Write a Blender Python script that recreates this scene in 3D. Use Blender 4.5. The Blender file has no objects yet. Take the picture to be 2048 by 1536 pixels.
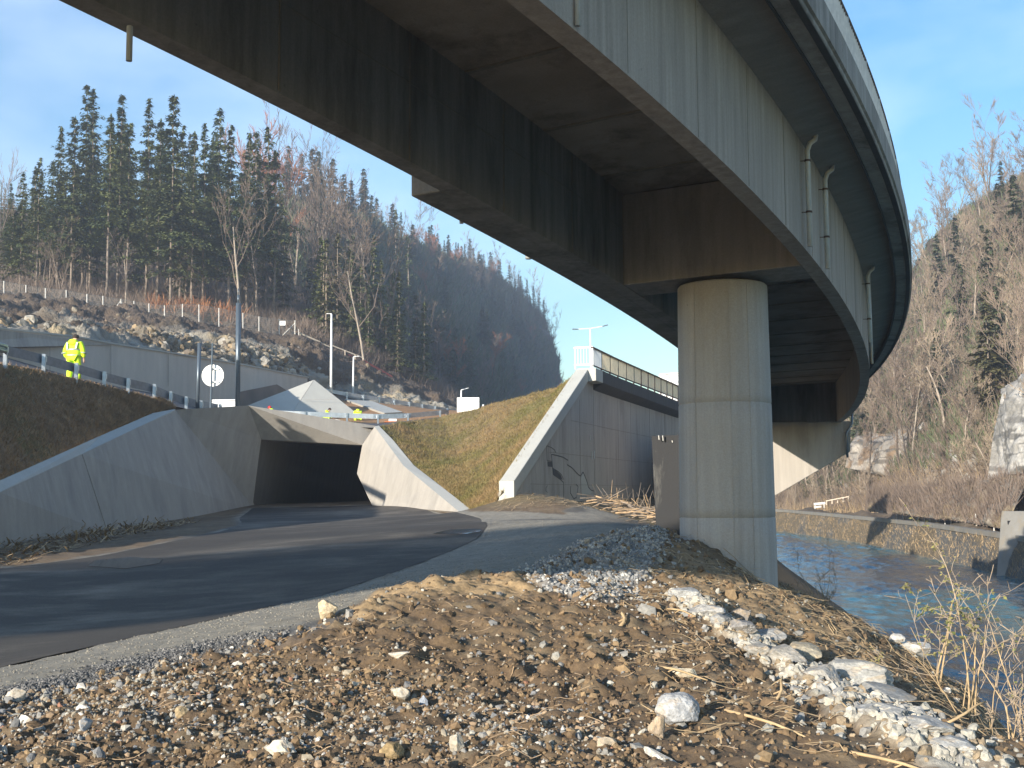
import bpy, math, random
import numpy as np
from math import *
from mathutils import Matrix, Vector, geometry
rnd = random.Random(7)
rng = np.random.default_rng(7)
sc = bpy.context.scene
COL = sc.collection
# ------------------------------------------------------------------ camera
ZE = 1.65                       # eye height; all "rel" heights below are relative to the eye
FPX = 2350.0
PITCH, ROLL = radians(5.3), radians(.36)
_f = np.array([0, cos(PITCH), sin(PITCH)])
_u = np.array([0, -sin(PITCH), cos(PITCH)]); _r = np.array([1., 0, 0])
CR = cos(ROLL)*_r - sin(ROLL)*_u
CU = sin(ROLL)*_r + cos(ROLL)*_u
cam = bpy.data.cameras.new('camera'); co = bpy.data.objects.new('camera', cam); COL.objects.link(co)
cam.sensor_fit = 'HORIZONTAL'; cam.sensor_width = 36; cam.lens = 36*FPX/2048
cam.clip_start = .1; cam.clip_end = 6000
co.matrix_world = Matrix(((CR[0], CU[0], -_f[0], 0), (CR[1], CU[1], -_f[1], 0), (CR[2], CU[2], -_f[2], ZE), (0, 0, 0, 1)))
sc.camera = co

def P(u, v, d):
    """world point seen at photo pixel (u, v) at forward distance d"""
    k = _f + CR*(u-1024)/FPX + CU*(768-v)/FPX
    p = k*d/k[1]
    return (p[0], p[1], p[2]+ZE)
# ------------------------------------------------------------------ light
SUN_AZ, SUN_EL = radians(35), radians(14.5)     # azimuth: from straight behind the camera towards the left
sdir = Vector((-sin(SUN_AZ)*cos(SUN_EL), -cos(SUN_AZ)*cos(SUN_EL), sin(SUN_EL)))
sun = bpy.data.lights.new('sun', 'SUN'); sun.energy = 5; sun.angle = radians(.55); sun.color = (1, .92, .80)
so = bpy.data.objects.new('sun', sun); COL.objects.link(so)
so.rotation_euler = sdir.to_track_quat('Z', 'Y').to_euler()
W = bpy.data.worlds.new('World'); sc.world = W; W.use_nodes = True
wt = W.node_tree; wt.nodes.clear()
def wn(t, **k):
    n = wt.nodes.new(t)
    for a, b in k.items(): setattr(n, a, b)
    return n
sky = wn('ShaderNodeTexSky', sky_type='NISHITA'); sky.sun_disc = False
sky.sun_elevation = SUN_EL; sky.sun_rotation = atan2(sdir.x, sdir.y)
sky.air_density = 1.25; sky.dust_density = .35; sky.ozone_density = 2.2; sky.altitude = 500
wtc = wn('ShaderNodeTexCoord'); wmp = wn('ShaderNodeMapping'); wmp.inputs['Scale'].default_value = (1, 1, 2.3)
wns = wn('ShaderNodeTexNoise'); wns.inputs['Scale'].default_value = 2.1; wns.inputs['Detail'].default_value = 7; wns.inputs['Roughness'].default_value = .5
wmp.inputs['Location'].default_value = (1.9, .6, .3)
wrp = wn('ShaderNodeValToRGB'); wrp.color_ramp.elements[0].position = .50; wrp.color_ramp.elements[1].position = .98
wmx = wn('ShaderNodeMixRGB'); wmx.inputs['Color2'].default_value = (6.2, 6.9, 8.2, 1)
wbg = wn('ShaderNodeBackground'); wbg.inputs['Strength'].default_value = .13
wout = wn('ShaderNodeOutputWorld')
L = wt.links.new
L(wtc.outputs['Generated'], wmp.inputs['Vector']); L(wmp.outputs['Vector'], wns.inputs['Vector']); L(wns.outputs['Fac'], wrp.inputs['Fac'])
whs = wn('ShaderNodeHueSaturation'); whs.inputs['Saturation'].default_value = 1.34; whs.inputs['Hue'].default_value = .505; L(sky.outputs[0], whs.inputs['Color']); L(whs.outputs[0], wmx.inputs['Color1']); L(wrp.outputs['Color'], wmx.inputs['Fac']); L(wmx.outputs[0], wbg.inputs['Color']); L(wbg.outputs[0], wout.inputs[0])
sc.view_settings.view_transform = 'Standard'; sc.view_settings.look = 'None'; sc.view_settings.gamma = 1
sc.view_settings.exposure = .98
sc.cycles.max_bounces = 8; sc.cycles.diffuse_bounces = 5; sc.cycles.volume_bounces = 0; sc.cycles.transparent_max_bounces = 8
# ------------------------------------------------------------------ materials
MATS = {}
class NT:
    def __init__(s, name):
        s.m = bpy.data.materials.new(name); s.m.use_nodes = True; s.t = s.m.node_tree; s.t.nodes.clear()
        s.out = s.t.nodes.new('ShaderNodeOutputMaterial'); s.b = s.t.nodes.new('ShaderNodeBsdfPrincipled')
        s.t.links.new(s.b.outputs[0], s.out.inputs[0]); s.geo = s.t.nodes.new('ShaderNodeNewGeometry')
        MATS[name] = s.m
    def n(s, t, **k):
        x = s.t.nodes.new(t)
        for a, b in k.items():
            if a in x.inputs: x.inputs[a].default_value = b
            else: setattr(x, a, b)
        return x
    def l(s, a, b): s.t.links.new(a, b)
    def noise(s, scale, detail=4, rough=.55, stretch=(1, 1, 1), loc=(0, 0, 0), vec=None):
        mp = s.n('ShaderNodeMapping'); mp.inputs['Scale'].default_value = stretch; mp.inputs['Location'].default_value = loc
        s.l(vec or s.geo.outputs['Position'], mp.inputs['Vector'])
        x = s.n('ShaderNodeTexNoise'); x.inputs['Scale'].default_value = scale; x.inputs['Detail'].default_value = detail; x.inputs['Roughness'].default_value = rough
        s.l(mp.outputs[0], x.inputs['Vector']); return x.outputs['Fac']
    def ramp(s, f, stops):
        r = s.n('ShaderNodeValToRGB'); e = r.color_ramp.elements
        while len(e) < len(stops): e.new(.5)
        for i, (p, c) in enumerate(stops):
            e[i].position = p; e[i].color = (c, c, c, 1) if not hasattr(c, '__len__') else (*c, 1)
        s.l(f, r.inputs['Fac']); return r.outputs['Color']
    def mix(s, fac, a, b, mode='MIX'):
        m = s.n('ShaderNodeMixRGB'); m.blend_type = mode
        for k, v in (('Fac', fac), ('Color1', a), ('Color2', b)):
            if isinstance(v, (int, float)): m.inputs[k].default_value = v
            elif isinstance(v, tuple): m.inputs[k].default_value = (*v, 1)
            else: s.l(v, m.inputs[k])
        return m.outputs[0]
    def bump(s, h, strength=.3, dist=.02, prev=None):
        b = s.n('ShaderNodeBump'); b.inputs['Strength'].default_value = strength; b.inputs['Distance'].default_value = dist
        s.l(h, b.inputs['Height'])
        if prev: s.l(prev, b.inputs['Normal'])
        s.l(b.outputs[0], s.b.inputs['Normal']); return b.outputs[0]
    def col(s, c):
        if isinstance(c, tuple): s.b.inputs['Base Color'].default_value = (*c, 1)
        else: s.l(c, s.b.inputs['Base Color'])
    def rough(s, r):
        if isinstance(r, (int, float)): s.b.inputs['Roughness'].default_value = r
        else: s.l(r, s.b.inputs['Roughness'])

def concrete(name, base, dark=None, streak=.5, boards=(6, 6, .5), blot=.6, stain=None, warm=None, pores=True, stainlim=(.5, .72)):
    m = NT(name); dark = dark or tuple(c*.55 for c in base)
    st = m.ramp(m.noise(1.0, 5, .6, boards), [(.3, 0), (.72, 1)])
    c = m.mix(st, tuple(b + (d-b)*streak for b, d in zip(base, dark)), base)
    bl = m.ramp(m.noise(.7, 6, .65, (1, 1, 1)), [(.35, 0), (.7, 1)])
    c = m.mix(m.mix(blot, (0, 0, 0), bl), c, tuple(b*.78 for b in base), 'MIX')
    if stain:
        sn = m.ramp(m.noise(.55, 7, .7, (1.6, 1.6, .35), (3, 1, 0)), [(stainlim[0], 0), (stainlim[1], 1)])
        c = m.mix(sn, c, stain)
    if warm:
        c = m.mix(m.ramp(m.noise(.4, 3, .5, (1, 1, 1), (7, 2, 1)), [(.45, 0), (.7, .6)]), c, warm)
    fine = m.noise(40, 4, .7)
    c = m.mix(.35, c, m.ramp(fine, [(.25, .55), (.75, 1.35)]), 'MULTIPLY')
    if pores:
        vo = m.n('ShaderNodeTexVoronoi'); vo.inputs['Scale'].default_value = 3.2; m.l(m.geo.outputs['Position'], vo.inputs['Vector'])
        c = m.mix(m.ramp(vo.outputs['Distance'], [(.0, .8), (.065, 0)]), c, tuple(b*.35 for b in base))
    m.col(c); m.rough(.88); b1 = m.bump(m.noise(1.6, 4, .6, (boards[0]*1.5, boards[1]*1.5, boards[2]*1.5)), .25, .02)
    m.bump(fine, .25, .006, b1)
    return m.m
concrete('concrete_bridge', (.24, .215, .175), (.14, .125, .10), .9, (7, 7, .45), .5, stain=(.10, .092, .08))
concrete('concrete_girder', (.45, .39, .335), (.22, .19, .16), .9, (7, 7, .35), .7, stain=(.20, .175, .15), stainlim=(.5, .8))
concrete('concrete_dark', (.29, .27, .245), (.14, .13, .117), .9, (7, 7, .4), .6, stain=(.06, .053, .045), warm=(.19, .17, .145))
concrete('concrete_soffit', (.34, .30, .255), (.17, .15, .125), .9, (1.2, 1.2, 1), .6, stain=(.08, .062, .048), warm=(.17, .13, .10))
concrete('concrete_cantilever', (.33, .28, .235), (.18, .155, .13), .8, (1.4, 4, 1), .5)
concrete('concrete_pier', (.44, .41, .38), (.28, .26, .24), .8, (6, 6, .18), .35, stain=(.28, .24, .205), stainlim=(.5, .85))
concrete('concrete_new', (.41, .375, .325), (.29, .265, .23), .7, (3, 3, .6), .45, pores=False, stain=(.25, .235, .21), stainlim=(.5, .75))
concrete('concrete_pale', (.47, .46, .41), (.38, .37, .33), .5, (2, 2, .8), .3, pores=False)
concrete('concrete_wall', (.45, .405, .355), (.31, .28, .24), .8, (5, 5, .35), .5, stain=(.22, .195, .17))
concrete('concrete_long_wall', (.60, .54, .47), (.45, .41, .36), .8, (1.5, 1.5, .25), .5, pores=False)
concrete('concrete_black', (.20, .19, .165), (.07, .07, .065), .9, (2.5, 2.5, .35), .6, stain=(.022, .022, .023), stainlim=(.38, .5))
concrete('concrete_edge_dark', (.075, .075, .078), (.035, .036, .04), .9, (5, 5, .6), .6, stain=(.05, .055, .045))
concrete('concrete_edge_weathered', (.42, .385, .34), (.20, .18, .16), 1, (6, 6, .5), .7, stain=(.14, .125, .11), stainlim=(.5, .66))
concrete('masonry_grey', (.27, .255, .225), (.16, .15, .13), .8, (1, 1, 1), .7, stain=(.24, .19, .12), pores=False)

def simple(name, c, rough=.6, metal=0, vary=.25, scale=8):
    m = NT(name); f = m.noise(scale, 4, .6)
    m.col(m.mix(vary, c, m.ramp(f, [(.3, .5), (.7, 1.4)]), 'MULTIPLY')); m.rough(rough); m.b.inputs['Metallic'].default_value = metal
    return m.m
simple('pvc_pipe', (.42, .43, .41), .45, 0, .2)
simple('galvanised', (.42, .45, .48), .38, .75, .35, 6)
simple('galvanised_dark', (.20, .23, .27), .42, .6, .35, 6)
simple('pole_paint', (.10, .125, .15), .35, .3, .1)
simple('white_paint', (.82, .82, .80), .5, 0, .08)
simple('bar_paint_backlit', (.80, .68, .48), .6, 0, .3, 5)  # tan of shaded bars with the sun behind them, put into the colour
simple('rust_brown', (.075, .045, .035), .8, 0, .4)
simple('sign_back', (.80, .79, .75), .5, 0, .05)
simple('black_paint', (.012, .012, .014), .8)
simple('graffiti_grey', (.05, .05, .055), .8, 0, .5, 12)
simple('post_white', (.62, .60, .55), .6, 0, .3)
simple('fence_wire', (.22, .22, .21), .5, .5, .1)
simple('red_net', (.50, .10, .07), .8, 0, .4, 3)
simple('plank', (.62, .52, .40), .8, 0, .3)
simple('hivis', (.60, .86, .02), .75, 0, .12, 9)
simple('hivis_band', (.30, .33, .30), .4, 0, .1)
simple('navy_cloth', (.02, .02, .03), .9)
simple('skin', (.50, .30, .21), .6, 0, .1)
simple('hair', (.03, .02, .015), .8)
simple('helmet_red', (.5, .03, .02), .4, 0, .1)
simple('bark_spruce', (.23, .185, .145), .95, 0, .8, 2.2)
simple('bark_dark', (.085, .07, .055), .95, 0, .7, 2)
simple('bark_pale', (.36, .30, .235), .95, 0, .6, 1.2)
simple('twig_brown', (.20, .15, .115), .95, 0, .5, .35)
simple('twig_tan', (.29, .225, .16), .95, 0, .6, .25)
simple('twig_red', (.30, .13, .07), .95, 0, .5, .4)
simple('ivy', (.045, .075, .018), .8, 0, .6, 3)
simple('reed', (.42, .30, .165), .9, 0, .6, 6)
simple('stick', (.42, .29, .17), .9, 0, .6, 9)
simple('orange_pipe', (.5, .14, .04), .6)
def leafmat(name, a, b, sc_=.25):
    m = NT(name); f = m.noise(sc_, 3, .6); g = m.noise(3.5, 3, .6)
    c = m.mix(m.ramp(f, [(.35, 0), (.65, 1)]), a, b)
    c = m.mix(.6, c, m.ramp(g, [(.3, .5), (.7, 1.5)]), 'MULTIPLY')
    oi = m.n('ShaderNodeObjectInfo'); c = m.mix(.55, c, m.ramp(oi.outputs['Random'], [(0, .65), (1, 1.4)]), 'MULTIPLY')
    m.col(c); m.rough(.85); return m.m
leafmat('needles', (.09, .12, .035), (.15, .16, .05))
leafmat('needles_far', (.07, .10, .045), (.11, .13, .055), .02)
leafmat('needles_olive', (.075, .085, .03), (.11, .10, .04), .03)
leafmat('leaves_olive', (.12, .14, .03), (.30, .25, .10), 4)
leafmat('dry_leaves', (.28, .10, .04), (.36, .18, .08), 3)
# water
m = NT('water'); m.col(m.mix(m.ramp(m.noise(.09, 3, .5, (1, .35, 1)), [(.35, 0), (.65, 1)]), (.012, .085, .115), (.03, .14, .17)))
m.rough(.08); m.b.inputs['IOR'].default_value = 1.33
w1 = m.noise(.9, 6, .66, (1, .5, 1)); w2 = m.noise(4.5, 4, .65, (1, .6, 1), (4, 1, 0))
m.bump(w2, .6, .06)
# asphalt
m = NT('asphalt'); big = m.noise(.22, 5, .6, (.7, .7, 1)); st = m.noise(.5, 8, .7, (.55, 1.0, 1))
c = m.mix(m.ramp(st, [(.46, 0), (.74, 1)]), (.075, .066, .056), (.26, .225, .175))
c = m.mix(m.ramp(big, [(.42, .75), (.6, 0)]), c, (.050, .045, .040))
c = m.mix(.45, c, m.ramp(m.noise(28, 5, .8), [(.3, .35), (.7, 1.7)]), 'MULTIPLY')
m.b.inputs['Specular IOR Level'].default_value = .22; m.col(c); m.rough(.9); m.bump(m.noise(70, 3, .7), .4, .006)
m = NT('puddle'); m.col((.02, .022, .027)); m.rough(.06); m.b.inputs['IOR'].default_value = 1.33
# vertex-coloured soil
def soil(name, fs=22, bump=.5, dist=.02, rough=.92):
    m = NT(name); a = m.n('ShaderNodeAttribute'); a.attribute_name = 'tone'
    f = m.noise(fs, 6, .7); g = m.noise(fs*.16, 5, .65)
    c = m.mix(.65, a.outputs['Color'], m.ramp(f, [(.28, .45), (.72, 1.5)]), 'MULTIPLY')
    c = m.mix(.5, c, m.ramp(g, [(.3, .55), (.7, 1.35)]), 'MULTIPLY')
    m.col(c); m.rough(rough); m.bump(f, bump, dist); return m.m
soil('soil'); soil('stone', 30, .35, .01, .85); soil('slope_soil', 9, .8, .06); soil('hill_soil', .55, 1, .6); soil('rock', 5, .8, .08, .9)
soil('far_rock', 1.2, 1, .4, .9)

# ------------------------------------------------------------------ numpy helpers
def _h(ix, iy, iz, s):
    n = (ix.astype(np.int64)*374761393 + iy.astype(np.int64)*668265263 + iz.astype(np.int64)*2147483647*3 + s*974711) & 0xffffffff
    n = ((n ^ (n >> 13))*1274126177) & 0xffffffff
    n = ((n ^ (n >> 16))*2246822519) & 0xffffffff
    return ((n ^ (n >> 15)) & 0xffff)/65535.0
def vnoise(x, y, z=None, s=0):
    x = np.asarray(x, float); y = np.asarray(y, float); z = np.zeros_like(x) if z is None else np.asarray(z, float)
    ix, iy, iz = np.floor(x), np.floor(y), np.floor(z); fx, fy, fz = x-ix, y-iy, z-iz
    fx, fy, fz = [t*t*(3-2*t) for t in (fx, fy, fz)]
    o = 0
    for a in (0, 1):
        for b in (0, 1):
            for c in (0, 1):
                o = o + _h(ix+a, iy+b, iz+c, s)*(fx if a else 1-fx)*(fy if b else 1-fy)*(fz if c else 1-fz)
    return o
def fbm(x, y, z=None, oct=4, s=0, g=.5):
    o = 0; a = 1; t = 0
    for i in range(oct):
        k = 2.03**i
        o = o + a*(vnoise(x*k, y*k, None if z is None else z*k, s+i)-.5); t += a; a *= g
    return o/t*2
def link(name, me, mat, parent=None):
    o = bpy.data.objects.new(name, me); COL.objects.link(o)
    if mat:
        for mm in (mat if isinstance(mat, (list, tuple)) else [mat]): me.materials.append(MATS[mm] if isinstance(mm, str) else mm)
    if parent is not None: o.parent = parent
    return o
def arr_mesh(name, V, Fa, mat, parent=None, smooth=False, tone=None):
    """V (n,3), Fa (m,k) arrays of equal-sided faces"""
    V = np.asarray(V, np.float32); Fa = np.asarray(Fa, np.int32); k = Fa.shape[1]
    me = bpy.data.meshes.new(name); me.vertices.add(len(V)); me.vertices.foreach_set('co', V.ravel())
    me.loops.add(Fa.size); me.loops.foreach_set('vertex_index', Fa.ravel())
    me.polygons.add(len(Fa)); me.polygons.foreach_set('loop_start', np.arange(0, Fa.size, k, dtype=np.int32))
    me.update(calc_edges=True)
    me.polygons.foreach_set('use_smooth', np.full(len(Fa), smooth))
    if tone is not None:
        t = np.ones((len(V), 4), np.float32); t[:, :3] = tone
        ca = me.color_attributes.new('tone', 'FLOAT_COLOR', 'POINT'); ca.data.foreach_set('color', t.ravel())
    me.validate()
    return link(name, me, mat, parent)
def grid_faces(nu, nv):
    i = np.arange((nu-1)*(nv-1)); a = (i//(nv-1))*nv + i % (nv-1)
    return np.stack([a, a+nv, a+nv+1, a+1], 1)
class MB:
    def __init__(s): s.v = []; s.f = []
    def add(s, V, Fc):
        n = len(s.v); s.v += [tuple(p) for p in V]; s.f += [tuple(i+n for i in q) for q in Fc]; return s
    def box(s, c, d, rz=0, M=None):
        V = []
        for x in (-.5, .5):
            for y in (-.5, .5):
                for z in (-.5, .5):
                    p = Vector((x*d[0], y*d[1], z*d[2]))
                    if M: p = M @ p
                    elif rz: p = Matrix.Rotation(rz, 3, 'Z') @ p
                    V.append((p.x+c[0], p.y+c[1], p.z+c[2]))
        return s.add(V, [(0, 1, 3, 2), (4, 6, 7, 5), (0, 4, 5, 1), (2, 3, 7, 6), (0, 2, 6, 4), (1, 5, 7, 3)])
    def bar(s, a, b, w, h, up=(0, 0, 1)):
        a, b = Vector(a), Vector(b); d = (b-a); L_ = d.length
        if L_ < 1e-6: return s
        x = d/L_; y = Vector(up).cross(x)
        if y.length < 1e-4: y = Vector((0, 1, 0)).cross(x)
        y.normalize(); z = x.cross(y)
        M = Matrix((x, y, z)).transposed()
        return s.box((a+b)/2, (L_, w, h), M=M)
    def tube(s, pts, rad, n=8, cap=True):
        pts = [Vector(p) for p in pts]
        if not hasattr(rad, '__len__'): rad = [rad]*len(pts)
        rings = []; prev = None
        for i, p in enumerate(pts):
            d = (pts[min(i+1, len(pts)-1)]-pts[max(i-1, 0)])
            if d.length < 1e-8: d = Vector((0, 0, 1))
            d.normalize()
            if prev is None:
                x = d.orthogonal().normalized()
            else:
                x = prev - d*prev.dot(d)
                x = x.normalized() if x.length > 1e-5 else d.orthogonal().normalized()
            prev = x; y = d.cross(x)
            rings.append([p + (x*cos(2*pi*k/n)+y*sin(2*pi*k/n))*rad[i] for k in range(n)])
        V = [q for r in rings for q in r]; Fc = []
        for i in range(len(pts)-1):
            for k in range(n):
                Fc.append((i*n+k, i*n+(k+1) % n, (i+1)*n+(k+1) % n, (i+1)*n+k))
        if cap:
            Fc.append(tuple(range(n-1, -1, -1))); Fc.append(tuple((len(pts)-1)*n+k for k in range(n)))
        return s.add(V, Fc)
    def loft(s, secs, close=True, caps=True):
        n = len(secs[0]); V = [p for q in secs for p in q]; Fc = []
        for i in range(len(secs)-1):
            for k in range(n if close else n-1):
                Fc.append((i*n+k, i*n+(k+1) % n, (i+1)*n+(k+1) % n, (i+1)*n+k))
        if caps and close:
            Fc.append(tuple(range(n-1, -1, -1))); Fc.append(tuple((len(secs)-1)*n+k for k in range(n)))
        return s.add(V, Fc)
    def build(s, name, mat, parent=None, smooth=False):
        me = bpy.data.meshes.new(name); me.from_pydata(s.v, [], s.f); me.update()
        if smooth: me.polygons.foreach_set('use_smooth', [True]*len(me.polygons))
        return link(name, me, mat, parent)
def tag(o, label=None, cat=None, group=None, kind=None):
    if label: o['label'] = label
    if cat: o['category'] = cat
    if group: o['group'] = group
    if kind: o['kind'] = kind
    return o
def empty(name, loc=(0, 0, 0), label=None, cat=None, group=None):
    o = bpy.data.objects.new(name, None); COL.objects.link(o); o.location = loc; o.empty_display_size = .2
    return tag(o, label, cat, group)
def keep(o, root):
    """parent o (built in world coordinates) to root, which stands at its base"""
    o.parent = root; o.matrix_parent_inverse = Matrix.Translation(root.location).inverted(); return o
def fix_normals(o):
    import bmesh
    bm = bmesh.new(); bm.from_mesh(o.data); bmesh.ops.recalc_face_normals(bm, faces=bm.faces); bm.to_mesh(o.data); bm.free(); return o
def bevel(o, w=.02, seg=2):
    md = o.modifiers.new('bevel', 'BEVEL'); md.width = w; md.segments = seg; md.limit_method = 'ANGLE'; md.angle_limit = radians(40); return o
def lerp(a, b, t): return tuple(x+(y-x)*t for x, y in zip(a, b))
def resample(pts, n):
    pts = np.array(pts, float); d = np.r_[0, np.cumsum(np.linalg.norm(np.diff(pts, axis=0), axis=1))]
    t = np.linspace(0, d[-1], n); return np.stack([np.interp(t, d, pts[:, i]) for i in range(pts.shape[1])], 1)
def sstep(a, b, x): t = np.clip((x-a)/(b-a), 0, 1); return t*t*(3-2*t)
def poly_sd(x, y, poly):
    """signed distance to polygon, negative inside"""
    p = np.array(poly, float); q = np.roll(p, -1, 0); best = np.full(x.shape, 1e9); ins = np.zeros(x.shape, bool)
    for (ax, ay), (bx, by) in zip(p, q):
        ex, ey = bx-ax, by-ay; t = np.clip(((x-ax)*ex+(y-ay)*ey)/(ex*ex+ey*ey+1e-9), 0, 1)
        best = np.minimum(best, (x-ax-t*ex)**2+(y-ay-t*ey)**2)
        c = ((ay > y) != (by > y)) & (x < (bx-ax)*(y-ay)/(by-ay+1e-12)+ax); ins ^= c
    d = np.sqrt(best); return np.where(ins, -d, d)
def line_d(x, y, pl):
    best = np.full(x.shape, 1e9); p = np.array(pl, float)
    for (ax, ay), (bx, by) in zip(p[:-1], p[1:]):
        ex, ey = bx-ax, by-ay; t = np.clip(((x-ax)*ex+(y-ay)*ey)/(ex*ex+ey*ey+1e-9), 0, 1)
        best = np.minimum(best, (x-ax-t*ex)**2+(y-ay-t*ey)**2)
    return np.sqrt(best)

#@@GROUND
# ------------------------------------------------------------------ ground
CP = [P(*q) for q in [(-300, 1536, 7.5), (0, 1536, 7.3), (500, 1536, 7.2), (1000, 1536, 7.2), (1500, 1536, 7.6), (1950, 1536, 8.3), (2100, 1536, 8.8),
 (500, 1400, 9.2), (0, 1400, 9.6), (1000, 1350, 10.2), (870, 1165, 14.5), (640, 1240, 12.4), (1050, 1142, 15.6), (1130, 1165, 14.6),
 (1300, 1300, 11.5), (1350, 1195, 14.2), (1500, 1270, 13.), (1250, 1180, 14.6), (1550, 1320, 12.2), (1750, 1420, 10.3), (1700, 1290, 15), (1850, 1400, 12.6),
 (2000, 1500, 10.3), (1380, 1078, 19.3), (1450, 1108, 18.6), (1568, 1198, 19.0), (1500, 1150, 18.2), (1600, 1190, 21), (1700, 1240, 20), (1790, 1290, 18.5),
 (1860, 1340, 16), (1905, 1420, 13.5), (1990, 1490, 11.5), (1310, 1055, 26), (1250, 1068, 24), (1140, 1100, 20), (1250, 1045, 34), (1100, 1025, 41), (945, 1022, 39.5),
 (1000, 1040, 34), (960, 1080, 24.5), (780, 1150, 19), (650, 1190, 17), (440, 1235, 14.6), (200, 1290, 12.8), (0, 1335, 11.6), (-300, 1390, 10.5),
 (0, 1135, 24), (-300, 1150, 22), (200, 1110, 27), (400, 1068, 33), (490, 1050, 37), (505, 1011, 50), (745, 1010, 49), (900, 1026, 39), (600, 1100, 24),
 (400, 1033, 44), (200, 1060, 37), (0, 1090, 30.5), (-300, 1130, 25), (1035, 990, 38.5), (1120, 1005, 43), (1200, 1008, 47), (1300, 1012, 53), (1000, 1010, 37.5), (1150, 1022, 40)]]
CP += [(a, b, c+ZE) for a, b, c in [(-6, 0, -1.7), (0, 0, -1.65), (3, 2, -1.8), (-6, 3, -1.7), (5, 2, -2.6), (0, -10, -1.7), (-15, -8, -1.7), (6, 3, -4.3),
 (8.5, 21, -4.2), (8.2, 17, -4.6), (7.8, 13, -4.8), (7.2, 9, -4.6), (10, 25, -5.6), (10.5, 12, -6.5), (10, 4, -6.5), (11.5, 30, -6.2), (12.5, 38, -6.3), (8.2, 28, -5.4), (9.2, 38, -5.8), (6.2, 27, -2.8), (7.6, 36, -2.8),
 (12, 47, -6), (8.5, 47, -2.5), (15.5, 47, -6.5), (16, 60, -6), (-8, 60, -.5), (5, 62, -.6), (-20, 60, -.5), (-20, 45, -.9), (-25, 30, -1.4), (-25, 10, -1.6), (10, 60, -1)]]
CP = np.array(CP)
def _U(r2): return .5*r2*np.log(r2+1e-9)
def tps_fit(c, lam=.02):
    n = len(c); K = _U(((c[:, None, :2]-c[None, :, :2])**2).sum(-1))+lam*np.eye(n); Q = np.c_[np.ones(n), c[:, :2]]
    A = np.zeros((n+3, n+3)); A[:n, :n] = K; A[:n, n:] = Q; A[n:, :n] = Q.T
    return np.linalg.solve(A, np.r_[c[:, 2], 0, 0, 0])
TW = tps_fit(CP)
def zg(x, y):
    x = np.asarray(x, float); y = np.asarray(y, float); o = TW[-3]+TW[-2]*x+TW[-1]*y
    for i in range(len(CP)): o = o+TW[i]*_U((x-CP[i, 0])**2+(y-CP[i, 1])**2)
    return o
def hit(u, v, d0=4, d1=70):
    """plan position where the ray through pixel (u, v) meets the ground"""
    ds = np.linspace(d0, d1, 700); k = _f + CR*(u-1024)/FPX + CU*(768-v)/FPX; k = k/k[1]
    g = k[2]*ds+ZE-zg(k[0]*ds, ds); i = np.where(g < 0)[0]
    d = ds[i[0]] if len(i) else d1
    return (k[0]*d, d)
def hits(l): return [hit(*q) for q in l]
AS_R = hits([(745, 1009), (850, 1018), (915, 1025), (962, 1038), (975, 1052), (962, 1072), (900, 1103), (780, 1148), (650, 1190), (440, 1236), (200, 1290), (0, 1335), (-300, 1400)])
AS_L = hits([(-300, 1155), (0, 1137), (200, 1112), (330, 1086), (430, 1066), (488, 1050), (478, 1036), (505, 1016)])
AS_R += [(-11.5, 7.4), (-20, 5.5)]; AS_L = [(-22, 17), (-15.5, 20.5)] + AS_L
ASPH = AS_R + AS_L
M_LINE = [(-20, 3.8), (-11, 5.8)] + hits([(-300, 1470), (0, 1395), (200, 1345), (400, 1300), (560, 1275), (635, 1245), (750, 1195), (870, 1162), (1050, 1142), (1130, 1112), (1240, 1072), (1310, 1056)])
PATH = [ASPH[i] for i in range(15)][::-1] + hits([(960, 1024), (1120, 1030), (1290, 1040)]) + M_LINE[::-1]
HEAP = hits([(1040, 1145), (1140, 1105), (1240, 1065), (1320, 1058), (1335, 1085), (1300, 1130), (1260, 1185), (1190, 1210), (1110, 1185)])
SAND = hits([(640, 1240), (750, 1190), (870, 1160), (1050, 1143), (1130, 1180), (1060, 1200), (900, 1200), (760, 1240), (660, 1260)])
SANDB = hits([(1290, 1120), (1370, 1090), (1480, 1150), (1590, 1210), (1760, 1300), (1640, 1320), (1500, 1270), (1370, 1210)])
STRIP = [hit(*q) for q in [(1345, 1198), (1400, 1228), (1460, 1265), (1530, 1305), (1610, 1350), (1690, 1395), (1770, 1440), (1850, 1490), (1950, 1550)]]
def ax(*segs):
    o = []
    for a, b, s in segs: o.append(np.arange(a, b, s))
    return np.concatenate(o)
gx = ax((-40, -12, 1), (-12, -4.5, .22), (-4.5, 6.6, .036), (6.6, 9, .15), (9, 17, .5))
gy = ax((-14, 5, .6), (5, 6.6, .08), (6.6, 17, .036), (17, 24, .08), (24, 42, .2), (42, 66, .6))
GX, GY = [a.ravel() for a in np.meshgrid(gx, gy, indexing='ij')]
GZ = zg(GX, GY)
wx = GX+.25*fbm(GX*1.5, GY*1.5, s=31); wy = GY+.25*fbm(GX*1.5, GY*1.5, s=41)
sd_as = poly_sd(GX, GY, ASPH); sd_path = poly_sd(wx, wy, PATH); sd_heap = poly_sd(wx, wy, HEAP); sd_sand = poly_sd(wx, wy, SAND); sd_sb = poly_sd(wx, wy, SANDB)
m_as = sstep(.05, -.1, sd_as); m_path = np.maximum(sstep(.12, -.12, sd_path), sstep(.25, .05, sd_as))
near = sstep(45, 18, GY)
earth = 1-m_path
rough = earth*(.6+.8*vnoise(GX*.5, GY*.5, s=5))
clod = np.abs(fbm(GX*3.2, GY*3.2, oct=3, s=11))
disp = rough*(.09*fbm(GX*1.1, GY*1.1, oct=3, s=1)+.12*(clod-.25)+.03*fbm(GX*9, GY*9, oct=2, s=3)+.045*(np.abs(fbm(GX*13, GY*13, oct=2, s=4))-.2))*near
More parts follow.
